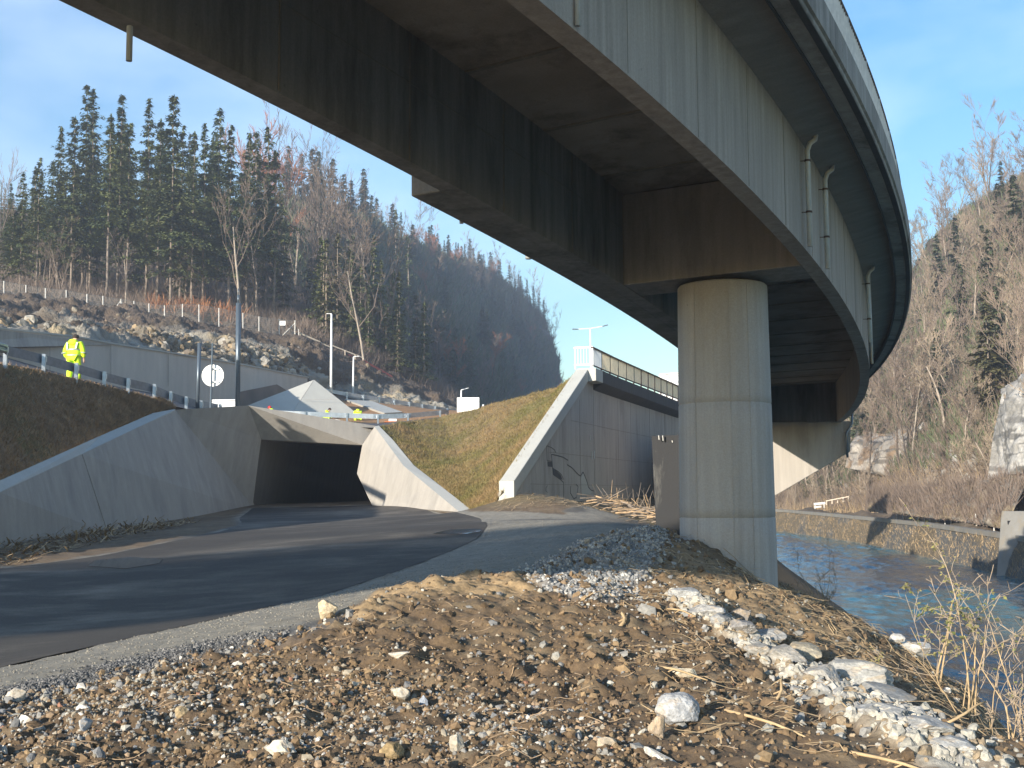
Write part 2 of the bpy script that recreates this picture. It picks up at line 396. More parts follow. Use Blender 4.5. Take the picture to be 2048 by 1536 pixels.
disp += m_path*(1-m_as)*.012*fbm(GX*6, GY*6, oct=3, s=9)
disp += sstep(.1, -.4, sd_heap)*.10*(.4+np.abs(fbm(GX*7, GY*7, oct=3, s=19)))
disp += sstep(.1, -.5, sd_sand)*.05
bank = sstep(0, 1.2, GX-(.04*GY+3.4))*earth
disp += bank*.10*fbm(GX*.8, GY*.8, oct=4, s=23)
sd_st = line_d(wx, wy, STRIP); stw = np.interp(GY, [8, 10, 13, 14.5], [.36, .40, .26, .10]); m_st = sstep(stw+.08, stw-.08, sd_st)
disp = disp*(1-.7*m_st)+m_st*(.05+.10*np.abs(fbm(GX*2.2, GY*2.2, oct=3, s=29)))
GZ = GZ + disp*(1-m_as) - .035*m_as
C_ = lambda *c: np.array(c)
n1 = vnoise(GX*.7, GY*.7, s=51); n2 = vnoise(GX*5, GY*5, s=52); n3 = vnoise(GX*18, GY*18, s=53)
tone = C_(.125, .082, .045)[None]*np.ones((len(GX), 1))
def mixin(t, mask, c): return t*(1-mask[:, None])+np.array(c)[None]*mask[:, None]
tone = mixin(tone, sstep(.4, .8, n1), (.165, .11, .06))
tone = mixin(tone, .6*sstep(.55, .85, n2), (.20, .15, .09))
tone = mixin(tone, sstep(.2, -.3, sd_sand)*.85, (.34, .235, .125))
tone = mixin(tone, sstep(.5, -.4, sd_sb)*.75, (.27, .19, .105))
dleft = sstep(-12, -6, GX)
tone = mixin(tone, m_path, (.235, .21, .165))
tone = mixin(tone, m_path*sstep(.45, .7, n1)*sstep(20, 30, GY), (.10, .09, .075))
mM = sstep(.45, .1, line_d(wx, wy, M_LINE[:8]))
tone = mixin(tone, mM*.8, (.085, .085, .085))
tone = mixin(tone, sstep(.1, -.15, sd_heap), (.23, .225, .215))
grass = sstep(36, 38.5, GY)*sstep(-1.8, 0, GX)*earth
tone = mixin(tone, grass*.8, (.14, .11, .05))
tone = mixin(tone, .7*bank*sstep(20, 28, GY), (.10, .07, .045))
tone = mixin(tone, m_st, (.38, .35, .29)); tone = mixin(tone, m_st*sstep(.5, .65, n2)*.8, (.20, .15, .10))
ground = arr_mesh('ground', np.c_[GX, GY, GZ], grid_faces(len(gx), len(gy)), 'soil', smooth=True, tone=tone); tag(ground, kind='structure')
def gz_at(x, y):
    """height of the finished ground mesh near (x, y)"""
    x = np.asarray(x, float); y = np.asarray(y, float)
    i = np.clip(np.searchsorted(gx, x)-1, 0, len(gx)-2); j = np.clip(np.searchsorted(gy, y)-1, 0, len(gy)-2)
    a = np.clip((x-gx[i])/(gx[i+1]-gx[i]), 0, 1); b = np.clip((y-gy[j])/(gy[j+1]-gy[j]), 0, 1)
    Z = GZ.reshape(len(gx), len(gy))
    return Z[i, j]*(1-a)*(1-b)+Z[i+1, j]*a*(1-b)+Z[i, j+1]*(1-a)*b+Z[i+1, j+1]*a*b
def patch(name, poly, step, off, mat, jitter=0):
    p = np.array(poly); x0, y0 = p.min(0); x1, y1 = p.max(0)
    bp = resample(np.vstack([p, p[:1]]), int(sum(np.linalg.norm(np.diff(np.vstack([p, p[:1]]), axis=0), axis=1))/.25)+8)[:-1]
    if jitter: bp = bp + jitter*np.c_[fbm(bp[:, 0]*3, bp[:, 1]*3, s=71), fbm(bp[:, 0]*3, bp[:, 1]*3, s=72)]
    X, Y = [a.ravel() for a in np.meshgrid(np.arange(x0, x1, step), np.arange(y0, y1, step))]
    k = poly_sd(X, Y, bp) < -step*.4; X, Y = X[k], Y[k]
    vs = [Vector(q) for q in bp] + [Vector(q) for q in zip(X, Y)]; n = len(bp)
    r = geometry.delaunay_2d_cdt(vs, [(i, (i+1) % n) for i in range(n)], [], 1, 1e-5)
    V = np.array([(a.x, a.y) for a in r[0]]); z = zg(V[:, 0], V[:, 1])+off
    me = bpy.data.meshes.new(name); me.from_pydata([(a, b, c) for (a, b), c in zip(V, z)], [], r[2]); me.update()
    me.polygons.foreach_set('use_smooth', [True]*len(me.polygons))
    o = link(name, me, mat); return o
BACK = [(-8.9, 60), (-12.6, 60)]
road = patch('road', AS_R + AS_L, .6, 0.0, 'asphalt', .05); tag(road, kind='structure')
tf = MB().add([P(505, 1016, 48.5), P(748, 1012, 48), (P(735, 1005, 75)[0]+3, 97, P(735, 1005, 75)[2]), (P(545, 1005, 75)[0]+3, 97, P(735, 1005, 75)[2])], [(0, 1, 2, 3)]).build('tunnel_floor', 'asphalt'); tag(tf, kind='structure')
for poly in ([(175, 1133), (250, 1138), (318, 1128), (325, 1119), (260, 1115), (190, 1121)], [(865, 1068), (930, 1070), (965, 1063), (960, 1058), (900, 1060)]):
    pu = patch('puddle', hits(poly), .5, .008, 'puddle'); tag(pu, kind='structure')
# river and valley floor
rx = ax((3, 6, .5), (6, 40, .13), (40, 80, 2)); ry = ax((-60, 8, 3), (8, 30, .13), (30, 75, .2), (75, 200, .4), (200, 700, 20))
RX, RY = [a.ravel() for a in np.meshgrid(rx, ry, indexing='ij')]; fd_ = sstep(300, 150, RY)*sstep(4, 8, RY)
RZ = (.16*fbm(RX*.55, RY*.4, oct=3, s=301, g=.55)+.10*fbm(RX*1.9, RY*1.3, oct=3, s=305, g=.6))*fd_*(.5+.9*vnoise(RX*.12, RY*.08, s=309))
rv = arr_mesh('river', np.c_[RX, RY, RZ-5.4+ZE], grid_faces(len(rx), len(ry)), 'water', smooth=True); tag(rv, kind='structure')
vf = MB().add([(-900, -900, -9), (900, -900, -9), (900, 1400, -9), (-900, 1400, -9)], [(0, 1, 2, 3)]).build('valley_floor', 'soil'); tag(vf, kind='structure')
ca = vf.data.color_attributes.new('tone', 'FLOAT_COLOR', 'POINT')
for q in ca.data: q.color = (.1, .09, .06, 1)

#@@BRIDGE
# ------------------------------------------------------------------ curved viaduct
bs = np.linspace(-75, 75, 1501); _th = radians(-32)+bs/67.2702-1.4527e-4*bs*bs
_ds = bs[1]-bs[0]; _x = np.cumsum(-np.sin(_th))*_ds; _y = np.cumsum(np.cos(_th))*_ds; _i0 = 750
_x += -57.0551+67.2702*cos(radians(-32))-_x[_i0]; _y += 44.6733+67.2702*sin(radians(-32))-_y[_i0]
def Bp(s, r, z):
    th = np.interp(s, bs, _th); sz = s if s < 38 else 38
    sz = max(sz, -30)
    return (float(np.interp(s, bs, _x)+r*cos(th)), float(np.interp(s, bs, _y)+r*sin(th)), 4.1099-.0665*sz+.8434e-3*sz*sz+.028*min(r, 3)+z+ZE)
def sweep(mb, prof, s0, s1, step=1.0):
    n = max(2, int((s1-s0)/step)+1)
    return mb.loft([[Bp(s, r, z) for r, z in prof] for s in np.linspace(s0, s1, n)])
S0, S1 = -74, 41.5
viaduct = empty('viaduct', (*Bp(10.6, -1.7, 0)[:2], -.3), 'curved concrete viaduct on one thick round pier, crossing overhead towards the river', 'viaduct')
def vp_(mb, name, mat, parent=None, bv=0, smooth=False):
    o = fix_normals(mb.build(name, mat, None, smooth)); p = parent or viaduct
    if parent is None: keep(o, viaduct)
    else: o.parent = parent
    if bv: bevel(o, bv)
    return o
GR, GL, GI, GO = -.24, -3.17, -3.42, -3.86
# deck slab, cantilevers
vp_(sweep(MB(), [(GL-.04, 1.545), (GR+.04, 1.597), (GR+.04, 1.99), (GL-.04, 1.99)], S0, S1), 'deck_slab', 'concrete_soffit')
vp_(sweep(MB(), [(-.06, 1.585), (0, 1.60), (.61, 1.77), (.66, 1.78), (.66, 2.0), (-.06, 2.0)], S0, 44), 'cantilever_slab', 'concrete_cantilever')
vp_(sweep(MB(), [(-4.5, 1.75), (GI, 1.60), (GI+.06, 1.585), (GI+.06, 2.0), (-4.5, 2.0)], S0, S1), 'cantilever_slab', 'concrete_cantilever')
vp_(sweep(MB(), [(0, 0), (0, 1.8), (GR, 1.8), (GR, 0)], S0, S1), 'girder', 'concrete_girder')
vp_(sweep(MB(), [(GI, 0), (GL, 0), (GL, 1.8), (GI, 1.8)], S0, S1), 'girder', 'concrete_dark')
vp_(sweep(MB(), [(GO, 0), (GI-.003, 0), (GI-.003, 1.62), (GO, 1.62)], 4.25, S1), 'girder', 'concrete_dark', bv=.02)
# cross joints cast on the soffit and the girder faces, one strip each
def ridge(s, w, prof):
    vp_(MB().loft([[Bp(q, r, z) for r, z in prof] for q in (s-w, s+w)]), 'formwork_ridge', 'concrete_bridge')
for s in np.arange(-12, 41, 2.35): ridge(s, .035, ((GL+.01, 1.525), (GR-.01, 1.577), (GR-.01, 1.60), (GL+.01, 1.56)))
for s in np.arange(-8.6, 40, 2.35): ridge(s, .015, ((GL-.01, .02), (GL+.010, .02), (GL+.010, 1.5), (GL-.01, 1.5)))
vp_(sweep(MB(), [(GL-.01, .93), (GL+.006, .93), (GL+.006, .945), (GL-.01, .945)], -8, 10), 'formwork_ridge', 'concrete_bridge')
for s in np.arange(-9.2, 40, 1.9): ridge(s, .005, ((-.01, .02), (.003, .02), (.003, 1.57), (-.01, 1.57)))
# edge beam in lengths with open joints
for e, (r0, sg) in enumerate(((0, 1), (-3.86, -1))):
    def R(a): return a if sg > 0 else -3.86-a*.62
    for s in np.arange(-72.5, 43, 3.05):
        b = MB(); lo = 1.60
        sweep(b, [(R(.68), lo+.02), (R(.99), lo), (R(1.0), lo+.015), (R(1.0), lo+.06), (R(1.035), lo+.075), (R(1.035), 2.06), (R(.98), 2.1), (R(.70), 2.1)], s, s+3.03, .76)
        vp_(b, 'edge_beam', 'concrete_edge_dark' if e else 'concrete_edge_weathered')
# dark drip strip under the beam
vp_(sweep(MB(), [(.90, 1.588), (.985, 1.588), (.985, 1.602), (.90, 1.602)], -14.5, 43.5), 'drip_strip', 'concrete_edge_dark')
vp_(sweep(MB(), [(.655, 1.60), (.69, 1.60), (.69, 1.80), (.655, 1.80)], -14.5, 43.5), 'drip_strip', 'concrete_edge_dark')
# railings
for rr in (.88, -4.35):
    rail = empty('railing', viaduct.location); rail.parent = viaduct; rail.matrix_parent_inverse = Matrix.Translation(viaduct.location).inverted()
    def rl(mb, name, mat):
        o = fix_normals(mb.build(name, mat)); return keep(o, rail)
    h = MB(); h.tube([Bp(s, rr, 2.86) for s in np.arange(-72, 43.6, .8)], .038, 8); rl(h, 'handrail', 'rust_brown')
    h = MB(); h.tube([Bp(s, rr, 2.18) for s in np.arange(-72, 43.6, .8)], .02, 6); rl(h, 'bottom_rail', 'white_paint')
    for s in np.arange(-72, 43.6, 1.6):
        h = MB(); h.bar(Bp(s, rr, 2.08), Bp(s, rr, 2.85), .06, .06, up=(1, 0, 0)); rl(h, 'post', 'post_white')
    h = MB()
    for s in np.arange(-72, 43.5, .115): h.bar(Bp(s, rr, 2.18), Bp(s, rr, 2.84), .012, .05, up=(1, 0, 0))
    rl(h, 'balusters', 'post_white')
# cross beam over the pier, end diaphragm
def block(s0, s1, r0, r1, z0, z1, mat, name, bv=.015):
    b = MB(); b.loft([[Bp(s, r, z) for r, z in ((r0, z0), (r1, z0), (r1, z1), (r0, z1))] for s in (s0, s1)])
    return vp_(b, name, mat, bv=bv)
block(10.2, 11.15, GL+.003, GR-.003, .004, 1.54, 'concrete_dark', 'crossbeam')
block(41.0, 42.2, GL-.3, GR+.2, .02, 1.9, 'concrete_dark', 'crossbeam')
# pier: slightly tapering column with lift joints
pc = np.array(P(1449, 575, 19.35)); pb = np.array(P(1472.5, 1190, 19.05))
pier = MB(); ztop = Bp(10.7, -1.7, 0)[2]-.05; NZ = 40
def pr_(z): return .735 + (ztop-z)*.0095
zj = [P(1450, 803, 19.3-.72)[2], P(1460, 1036, 19.3-.72)[2]]
zs = sorted(list(np.linspace(-1.6, ztop-.03, 12)) + [q+d for q in zj for d in (-.012, -.004, .004, .012)] + [ztop])
secs = []
for z in zs:
    t = (z-pb[2])/(pc[2]-pb[2]); cx = pb[0]+(pc[0]-pb[0])*t*1.0; cy = 19.3
    cx = 3.50+.0*t; r = pr_(z)
    if any(abs(z-q) < .008 for q in zj): r -= .012
    if z == ztop: r -= .03
    secs.append([(cx+r*cos(a), cy+r*sin(a), z) for a in np.linspace(0, 2*pi, 65)[:-1]])
pier.loft(secs); PIERO = vp_(pier, 'pier', 'concrete_pier', smooth=True)
PIERO.data.polygons.foreach_set('use_smooth', [len(p.vertices) < 8 for p in PIERO.data.polygons])
sm = MB()
for a, w in ((-1.62, .006), (-1.2, .003), (-2.4, .003)):
    sm.loft([[(3.5+(pr_(z)+k)*cos(a+dd), 19.3+(pr_(z)+k)*sin(a+dd), z) for k, dd in ((-.01, -w), (.006, -w), (.006, w), (-.01, w))] for z in (-1, ztop-.02)])
vp_(sm, 'formwork_ridge', 'concrete_pier')
b = MB(); b.loft([[(3.5+q*cos(a), 19.3+q*sin(a), z) for a in np.linspace(0, 2*pi, 33)[:-1]] for q, z in ((.45, ztop-.02), (.45, ztop+.09))])
vp_(b, 'bearing', 'black_paint')
# drain pipes
def pipe(name, pts, r, cut=True, clamps=()):
    b = MB(); b.tube(pts, r, 12, cap=False)
    q = b.build(name, 'pvc_pipe', None, True); so_ = q.modifiers.new('wall', 'SOLIDIFY'); so_.thickness = .004
    keep(q, viaduct)
    for c in clamps:
        k = MB(); k.tube([(c[0], c[1], c[2]-.015), (c[0], c[1], c[2]+.015)], r+.008, 12); k.bar(c, (c[0]-.16, c[1]+.03, c[2]), .012, .012)
        keep(k.build('clamp', 'rust_brown'), viaduct)
    return q
for s, rr in ((9.05, .10), (10.55, .10), (17.9, .12)):
    x, y, zt = Bp(s, rr, 1.62); zb = Bp(s, rr, 0)[2]
    pipe('drain_pipe', [(x+.16, y+.05, zt+.12), (x+.13, y+.04, zt-.02), (x+.04, y, zt-.09), (x, y, zt-.2), (x, y, zb-.01)], .038, clamps=[(x, y, zt-.35), (x, y, zb+.5)])
x, y, zt = Bp(18.3, .14, 1.6); pipe('drain_pipe', [(x, y, zt), (x, y, Bp(18.3, 0, 0)[2]-.42)], .024)
x, y, z = P(1155, 52, 9.95); pipe('drain_pipe', [(x, y, z+1.7), (x, y, z)], .026)
x, y, z = P(258, 122, 9.95); pipe('drain_pipe', [(x, y, z+1.9), (x, y, z)], .027)
for (u, v0, v1), d, r in (((923, 418, 449), 15.9, .03), ((1057, 490, 520), 17.7, .05), ((1217, 590, 606), 20.9, .03), ((1272, 622, 638), 22.6, .03)):
    a, b_ = P(u, v0-12, d), P(u, v1-2, d); pipe('drain_spout', [a, b_], r)

# ------------------------------------------------------------------ abutment under the far end of the viaduct
ab = empty('abutment', P(1560, 985, 48), 'pale concrete bridge abutment with a slanting underside, half sunlit, behind the round pier', 'abutment')
pts = [(1425, 846), (1702, 842), (1701, 903), (1560, 986), (1500, 1018), (1425, 1018)]
b = MB(); b.loft([[P(u, v, 47.8) for u, v in pts], [P(1024+(u-1024)*47.8/62, 985+(v-985)*47.8/62, 62) for u, v in pts]])
o = fix_normals(b.build('abutment_wall', 'concrete_wall')); keep(o, ab); bevel(o, .03)
x, y, z = P(1698, 842, 47.7)
b = MB(); b.tube([P(1704, 820, 47.6), P(1704, 848, 47.6), P(1693, 866, 47.6), P(1695, 915, 47.6)], .05, 10); keep(b.build('drain_pipe', 'galvanised_dark', None, True), ab)
# black stained concrete stub left of the pier
st_ = empty('retaining_wall', P(1340, 1060, 27), 'low black stained old concrete wall block beside the round pier', 'wall')
b = MB(); b.loft([[P(1303, 872, 27.0), P(1420, 866, 26.4), (P(1425, 866, 30.5)[0], 30.5, P(1303, 872, 27)[2]-.02), (P(1312, 872, 31)[0], 31, P(1303, 872, 27)[2]-.02)], [P(1313, 1075, 26.8), P(1425, 1085, 26.2), P(1425, 1060, 30.3), P(1316, 1060, 31)]])
o = fix_normals(b.build('wall_block', 'concrete_black')); keep(o, st_); bevel(o, .02)
for (u, v, w, h) in ((1317, 875, 4, 9), (1325, 876, 4, 11), (1344, 883, 4, 4), (1356, 879, 4, 9)):
    b = MB(); b.bar(P(u, v-h/2, 26.75), P(u+1, v+h/2, 26.75), .05, .012, up=(1, 0, 0)); keep(b.build('paint_mark', 'post_white'), st_)

#@@RAMP
# ------------------------------------------------------------------ curved ramp wall with railing
RW = [(-.05, 38.2), (.22, 38.9), (1.6, 43.0), (2.96, 47.0), (4.3, 51.2), (5.8, 55.6), (7.4, 60.3), (9.0, 65), (10.9, 70), (13.2, 76)]
RW = resample(RW, 60)
def rwp(t, off=0, z=0):
    """point on the ramp wall line, t in metres from its foot; off to the right/outside"""
    d = np.r_[0, np.cumsum(np.linalg.norm(np.diff(RW, axis=0), axis=1))]; x = np.interp(t, d, RW[:, 0]); y = np.interp(t, d, RW[:, 1])
    x2 = np.interp(t+.2, d, RW[:, 0])-np.interp(t-.2, d, RW[:, 0]); y2 = np.interp(t+.2, d, RW[:, 1])-np.interp(t-.2, d, RW[:, 1]); l = hypot(x2, y2)
    return (x+off*y2/l, y-off*x2/l, z)
TT = 9.45       # where the sloping coping reaches the deck
ZD = P(1190, 737, 47.2)[2]; ZF = ZD-.1
rw = empty('ramp_wall', (*rwp(6)[:2], 1.2), 'tall grey concrete ramp wall with graffiti, a pale sloping coping and a railing on top', 'retaining wall')
def topz(t):
    z0 = P(1015, 962, 38.3)[2]
    return min(z0+(ZD-z0)*max(0, t)/TT, ZD)
b = MB(); secs = []
for t in np.r_[.1, .95, np.linspace(1.8, TT, 9), np.linspace(TT+.8, 32, 30)]:
    zt = topz(t)-.45 if t < TT else ZD-.45; zt = max(zt, .9 if t < 1 else 1.0)
    secs.append([rwp(t, 0, .2), rwp(t, 0, zt), rwp(t, -.5, zt), rwp(t, -.5, .2)])
b.loft(secs); wface = keep(fix_normals(b.build('wall_face', 'concrete_wall')), rw)
# sloping coping
b = MB(); secs = []
for t in (-.02, .0, .25, TT-.3, TT-.05):
    z = topz(t) if t > 0 else topz(0); zb = z-.5 if t > .2 else 1.0
    secs.append([rwp(t, .10, zb), rwp(t, .10, z), rwp(t, -.42, z), rwp(t, -.42, zb)])
b.loft(secs); o = keep(fix_normals(b.build('coping', 'concrete_pale')), rw); bevel(o, .03)
# deck edge beam with end block
b = MB(); b.loft([[rwp(t, a, ZD-z) for a, z in ((.42, 0), (.42, .52), (-.35, .56), (-.35, 0))] for t in (TT-.1, TT+1.1)])
o = keep(fix_normals(b.build('end_block', 'concrete_pale')), rw); bevel(o, .02)
b = MB(); b.loft([[rwp(t, a, ZD-z-(t-TT)*.004) for a, z in ((.42, 0), (.42, .50), (.38, .54), (.0, .78), (-.4, .78), (-.4, 0))] for t in np.linspace(TT+1.103, 32, 30)])
keep(fix_normals(b.build('edge_beam', 'concrete_edge_dark')), rw)
# formwork joints and graffiti, as thin raised and painted strips on the wall
j = MB()
def wpt(u, v):
    """photo pixel -> point on the wall's face"""
    k = _f + CR*(u-1024)/FPX + CU*(768-v)/FPX; k = k/k[1]
    ts = np.linspace(0, 30, 1200); d = np.r_[0, np.cumsum(np.linalg.norm(np.diff(RW, axis=0), axis=1))]
    X = np.interp(ts, d, RW[:, 0]); Y = np.interp(ts, d, RW[:, 1]); i = np.argmin(abs(X-k[0]*Y)); return ts[i], k[2]*Y[i]+ZE
for u in (1160, 1188, 1237, 1262, 1300, 1330):
    t, _ = wpt(u, 900); b = j.bar(rwp(t, .002, 1.2), rwp(t, .002, min(topz(t), ZD)-.8), .014, .012, up=(1, 0, 0))
for k, zz in enumerate((1.95, 3.1, 4.4)):
    for i in range(22):
        t0, t1 = 2.+k*2.+i*1.1, 2.+k*2+(i+1)*1.1-.02
        if zz < topz(t0)-.8: j.bar(rwp(t0, .002, zz), rwp(t1, .002, zz), .012, .014)
keep(j.build('formwork_joint', 'masonry_grey'), rw)
def ribbon(pts, w, mat, name='graffiti'):
    g = MB(); q = [wpt(1080+x/10.24, 860+y/10.24) for x, y in pts]
    for (t0, z0), (t1, z1) in zip(q[:-1], q[1:]): g.bar(rwp(t0, .006, z0), rwp(t1, .006, z1), .006, w, up=(0, 0, 1))
    return keep(g.build(name, mat), rw)
for pts, w in [([(130, 320), (140, 630), (245, 640)], .035), ([(130, 320), (230, 360), (300, 410), (320, 470)], .03), ([(475, 1440), (475, 1070), (400, 1000), (270, 910), (255, 780), (235, 500), (340, 520), (480, 560), (570, 620)], .05),
               ([(255, 780), (370, 850), (440, 920), (475, 1010)], .045), ([(555, 710), (650, 770), (790, 920), (830, 940), (880, 860), (950, 1020), (990, 1170), (1040, 1230), (1100, 1250)], .05),
               ([(735, 1110), (780, 1160), (745, 1400)], .04), ([(625, 1150), (620, 1290), (690, 1410), (740, 1380)], .05), ([(150, 1140), (120, 1180), (120, 1250), (150, 1280)], .02)]:
    ribbon(pts, w*.7, 'graffiti_grey')
def gfill(poly, mat, off=.004):
    q = [wpt(1080+x/10.24, 860+y/10.24) for x, y in poly]; g = MB()
    g.loft([[rwp(t, .002, z) for t, z in q], [rwp(t, off, z) for t, z in q]]); return keep(g.build('graffiti', mat), rw)
gfill([(265, 800), (330, 830), (430, 930), (460, 1020), (390, 990), (275, 905)], 'graffiti_grey'); gfill([(150, 650), (245, 650), (245, 760), (155, 745)], 'graffiti_grey')
gfill([(880, 880), (945, 1040), (1000, 1200), (1070, 1270), (1000, 1330), (860, 1350), (840, 1000)], 'concrete_pale')
for u, v, h in ((1180, 877, 12), (1183, 910, 16), (1188, 909, 17)):
    t, z = wpt(u, v); j = MB(); j.bar(rwp(t, .02, z-h/4700*48), rwp(t, .02, z+h/4700*48), .06, .03, up=(1, 0, 0)); keep(j.build('fixing_plate', 'post_white'), rw)
# railing on the ramp wall
rail = empty('railing', rw.location); rail.parent = rw; rail.matrix_parent_inverse = Matrix.Translation(rw.location).inverted()
RT = np.arange(TT+.05, 31.5, 1.55)
def rl(mb, name, mat):
    return keep(fix_normals(mb.build(name, mat)), rail)
h = MB(); h.loft([[rwp(t, a, ZD+z) for a, z in ((.18, .82), (.30, .82), (.30, .87), (.18, .87))] for t in np.linspace(TT, 31.5, 30)]); rl(h, 'handrail', 'rust_brown')
h = MB(); h.loft([[rwp(t, a, ZD+z) for a, z in ((.22, .1), (.26, .1), (.26, .15), (.22, .15))] for t in np.linspace(TT, 31.5, 30)]); rl(h, 'bottom_rail', 'rust_brown')
for i, t in enumerate(RT):
    h = MB(); h.bar(rwp(t, .24, ZD-.02), rwp(t, .24, ZD+.84), .05, .07, up=(1, 0, 0)); rl(h, 'post', 'white_paint' if i < 1 else 'rust_brown')
for i, t in enumerate(RT[:-1]):
    h = MB()
    for k in np.arange(t+.1, t+1.5, .10): h.bar(rwp(k, .24, ZD+.14), rwp(k, .24, ZD+.84), .012, .045, up=(.94, -.34, 0))
    rl(h, 'baluster_panel', 'white_paint' if i < 1 else 'bar_paint_backlit')
h = MB(); a, b_ = rwp(TT+.05, .27, 0), rwp(TT+.05, -.52, 0)
h.bar((a[0], a[1], ZD+.86), (b_[0], b_[1], ZD+.86), .08, .06); h.bar((a[0], a[1], ZD+.16), (b_[0], b_[1], ZD+.16), .04, .05)
for k in np.linspace(.04, .95, 7)[:]:
    q = lerp(a, b_, k); w = .08 if k in (.04, .95) else .028; h.bar((q[0], q[1], ZD+(-.02 if w > .05 else .16)), (q[0], q[1], ZD+.86), w, w*.6, up=(1, 0, 0))
rl(h, 'return_panel', 'white_paint')

#@@PORTAL
# ------------------------------------------------------------------ underpass portal of folded concrete
portal = empty('underpass_portal', P(625, 1010, 49.5), 'faceted pale concrete portal of a dark underpass with splayed wing walls', 'underpass')
A, B_, C2 = P(350, 819.5, 45), P(497, 811, 48.3), P(753, 852, 50.3)
D, E2, F2 = P(522, 879, 49.7), P(724.5, 890, 51), P(505, 1012, 50.2)
H2, I2 = P(714, 947, 51), P(744, 1010.5, 48.2)
def pk(mb, name, mat='concrete_new', bv=0):
    o = keep(fix_normals(mb.build(name, mat)), portal)
    if bv: bevel(o, bv)
    return o
def back(p, dy=1.2, dz=0, dx=0): return (p[0]+dx, p[1]+dy, p[2]+dz)
# lintel: folded face, closed at the back
def shell(front_pts, faces, off, name, mat='concrete_new'):
    n = len(front_pts); V = list(front_pts)+[tuple(p[i]+off[i] for i in range(3)) for p in front_pts]
    from collections import Counter
    ed = Counter()
    for f in faces:
        for i in range(len(f)): ed[frozenset((f[i], f[(i+1) % len(f)]))] += 1
    Fc = list(faces)+[tuple(i+n for i in reversed(f)) for f in faces]
    for f in faces:
        for i in range(len(f)):
            a, b = f[i], f[(i+1) % len(f)]
            if ed[frozenset((a, b))] == 1: Fc.append((b, a, a+n, b+n))
    return pk(MB().add(V, Fc), name, mat)
K1 = P(620, 855, 50.0)
C3 = P(753, 852, 51.6)
shell([B_, C3, E2, D], [(0, 1, 2), (0, 2, 3)], (0, 1.6, 0), 'lintel')
# left jamb facets between A, B, D, F
F3 = back(F2, .0, -.6); A0 = P(349, 820.5, 45)
F2x = tuple(A[i]+(F2[i]-A[i])*1.07 for i in range(3)); F2y = (D[0]+(F2[0]-D[0])*1.07, D[1]+(F2[1]-D[1])*1.07, D[2]+(F2[2]-D[2])*1.07)
shell([A, B_, D, F2y, P(440, 850, 47.3), F2x], [(0, 4, 1), (4, 2, 1), (0, 5, 3, 2, 4)], (-.3, 1.6, -.05), 'wing_wall')
# long left wing wall
T = [(-340, 1075, 22.3), (0, 985, 29.8), (164, 908.5, 36.6), (349, 821.5, 44.9)]; Bm = [(-340, 1160, 22), (0, 1097, 29.6), (215, 1066, 37.3), (508, 1022, 50.0)]
Tp, Bt = [P(*q) for q in T], [P(*q) for q in Bm]
Bt[-1] = F2x; Tp[-1] = A
wv = []; NQ = 3
b = MB(); V = Tp+Bt+[(p[0]-.5, p[1]+.3, p[2]-.05) for p in Tp]+[(p[0]-1.6, p[1]+.3, p[2]) for p in Bt]
Fc = [(i, i+1, i+5, i+4) for i in range(3)]+[(i+8, i+12, i+13, i+9) for i in range(3)]+[(i, i+8, i+9, i+1) for i in range(3)]+[(0, 4, 12, 8), (3, 11, 15, 7)]
pk(b.add(V, Fc), 'wing_wall')
# joint grooves of the left wing
g = MB(); n_ = Vector(Tp[2]).lerp(Vector(Bt[2]), 0); 
g.bar((Tp[2][0]+.012, Tp[2][1]-.004, Tp[2][2]), (Bt[2][0]+.012, Bt[2][1]-.004, Bt[2][2]), .02, .02); pk(g, 'wing_joint', 'concrete_wall')
# coping of the left wing
Cin = [P(-340, 1073, 22.35), P(0, 983.5, 29.9), P(166, 906.5, 36.7), P(348, 819.5, 45)]; Cout = [P(-340, 1050, 22.4), P(0, 961, 30.1), P(205, 869, 38.9), P(304, 826, 43.4)]
Cout = [P(-340, 1045, 22.9), P(0, 961, 30.5), P(205, 869.5, 39.4), P(306, 826, 44.0), P(349, 818, 45.2)]
Cin = [P(-340, 1073, 22.32), P(0, 984, 29.82), P(164, 907.3, 36.62), P(262, 861, 40.6), P(350, 820, 44.95)]
b = MB(); V = Cin+Cout+[(p[0], p[1], p[2]-.12) for p in Cin]+[(p[0], p[1]+.02, p[2]-.4) for p in Cout]
Fc = [(i, i+1, i+6, i+5) for i in range(4)]+[(i+10, i+11, i+1, i) for i in range(4)]+[(i+5, i+6, i+16, i+15) for i in range(4)]+[(i+10, i+15, i+16, i+11) for i in range(4)]+[(0, 5, 15, 10), (4, 14, 19, 9)]
pk(b.add(V, Fc), 'coping', 'concrete_pale')
# right wing wall and its coping
R1, R2 = P(919, 1025, 39.7), P(947, 1024, 39.6)
Ri = [P(749, 853.5, 50.25), P(770, 881, 49.0), P(807, 931.5, 46), P(862, 977, 43.), P(919, 1024, 39.8)]
Ro = [P(757.5, 851, 50.5), P(786, 880, 49.2), P(828, 931, 46.3), P(884, 974, 43.3), P(947, 1023, 39.9)]
V = Ri+[E2, H2, I2, (R1[0], R1[1], R1[2]-.2), (I2[0], I2[1], I2[2]-.3)]
shell([Ri[0], Ri[1], Ri[2], Ri[3], Ri[4], E2, H2, I2, P(745, 902, 49.8)], [(5, 0, 1, 8), (8, 1, 2), (6, 5, 8), (6, 8, 2, 7), (7, 2, 3), (7, 3, 4)], (.35, .5, -.35), 'wing_wall')
b = MB(); n = 5; V = Ri+Ro+[(p[0]+.03, p[1]+.3, p[2]-.25) for p in Ri]+[(p[0], p[1]+.05, p[2]-.35) for p in Ro]
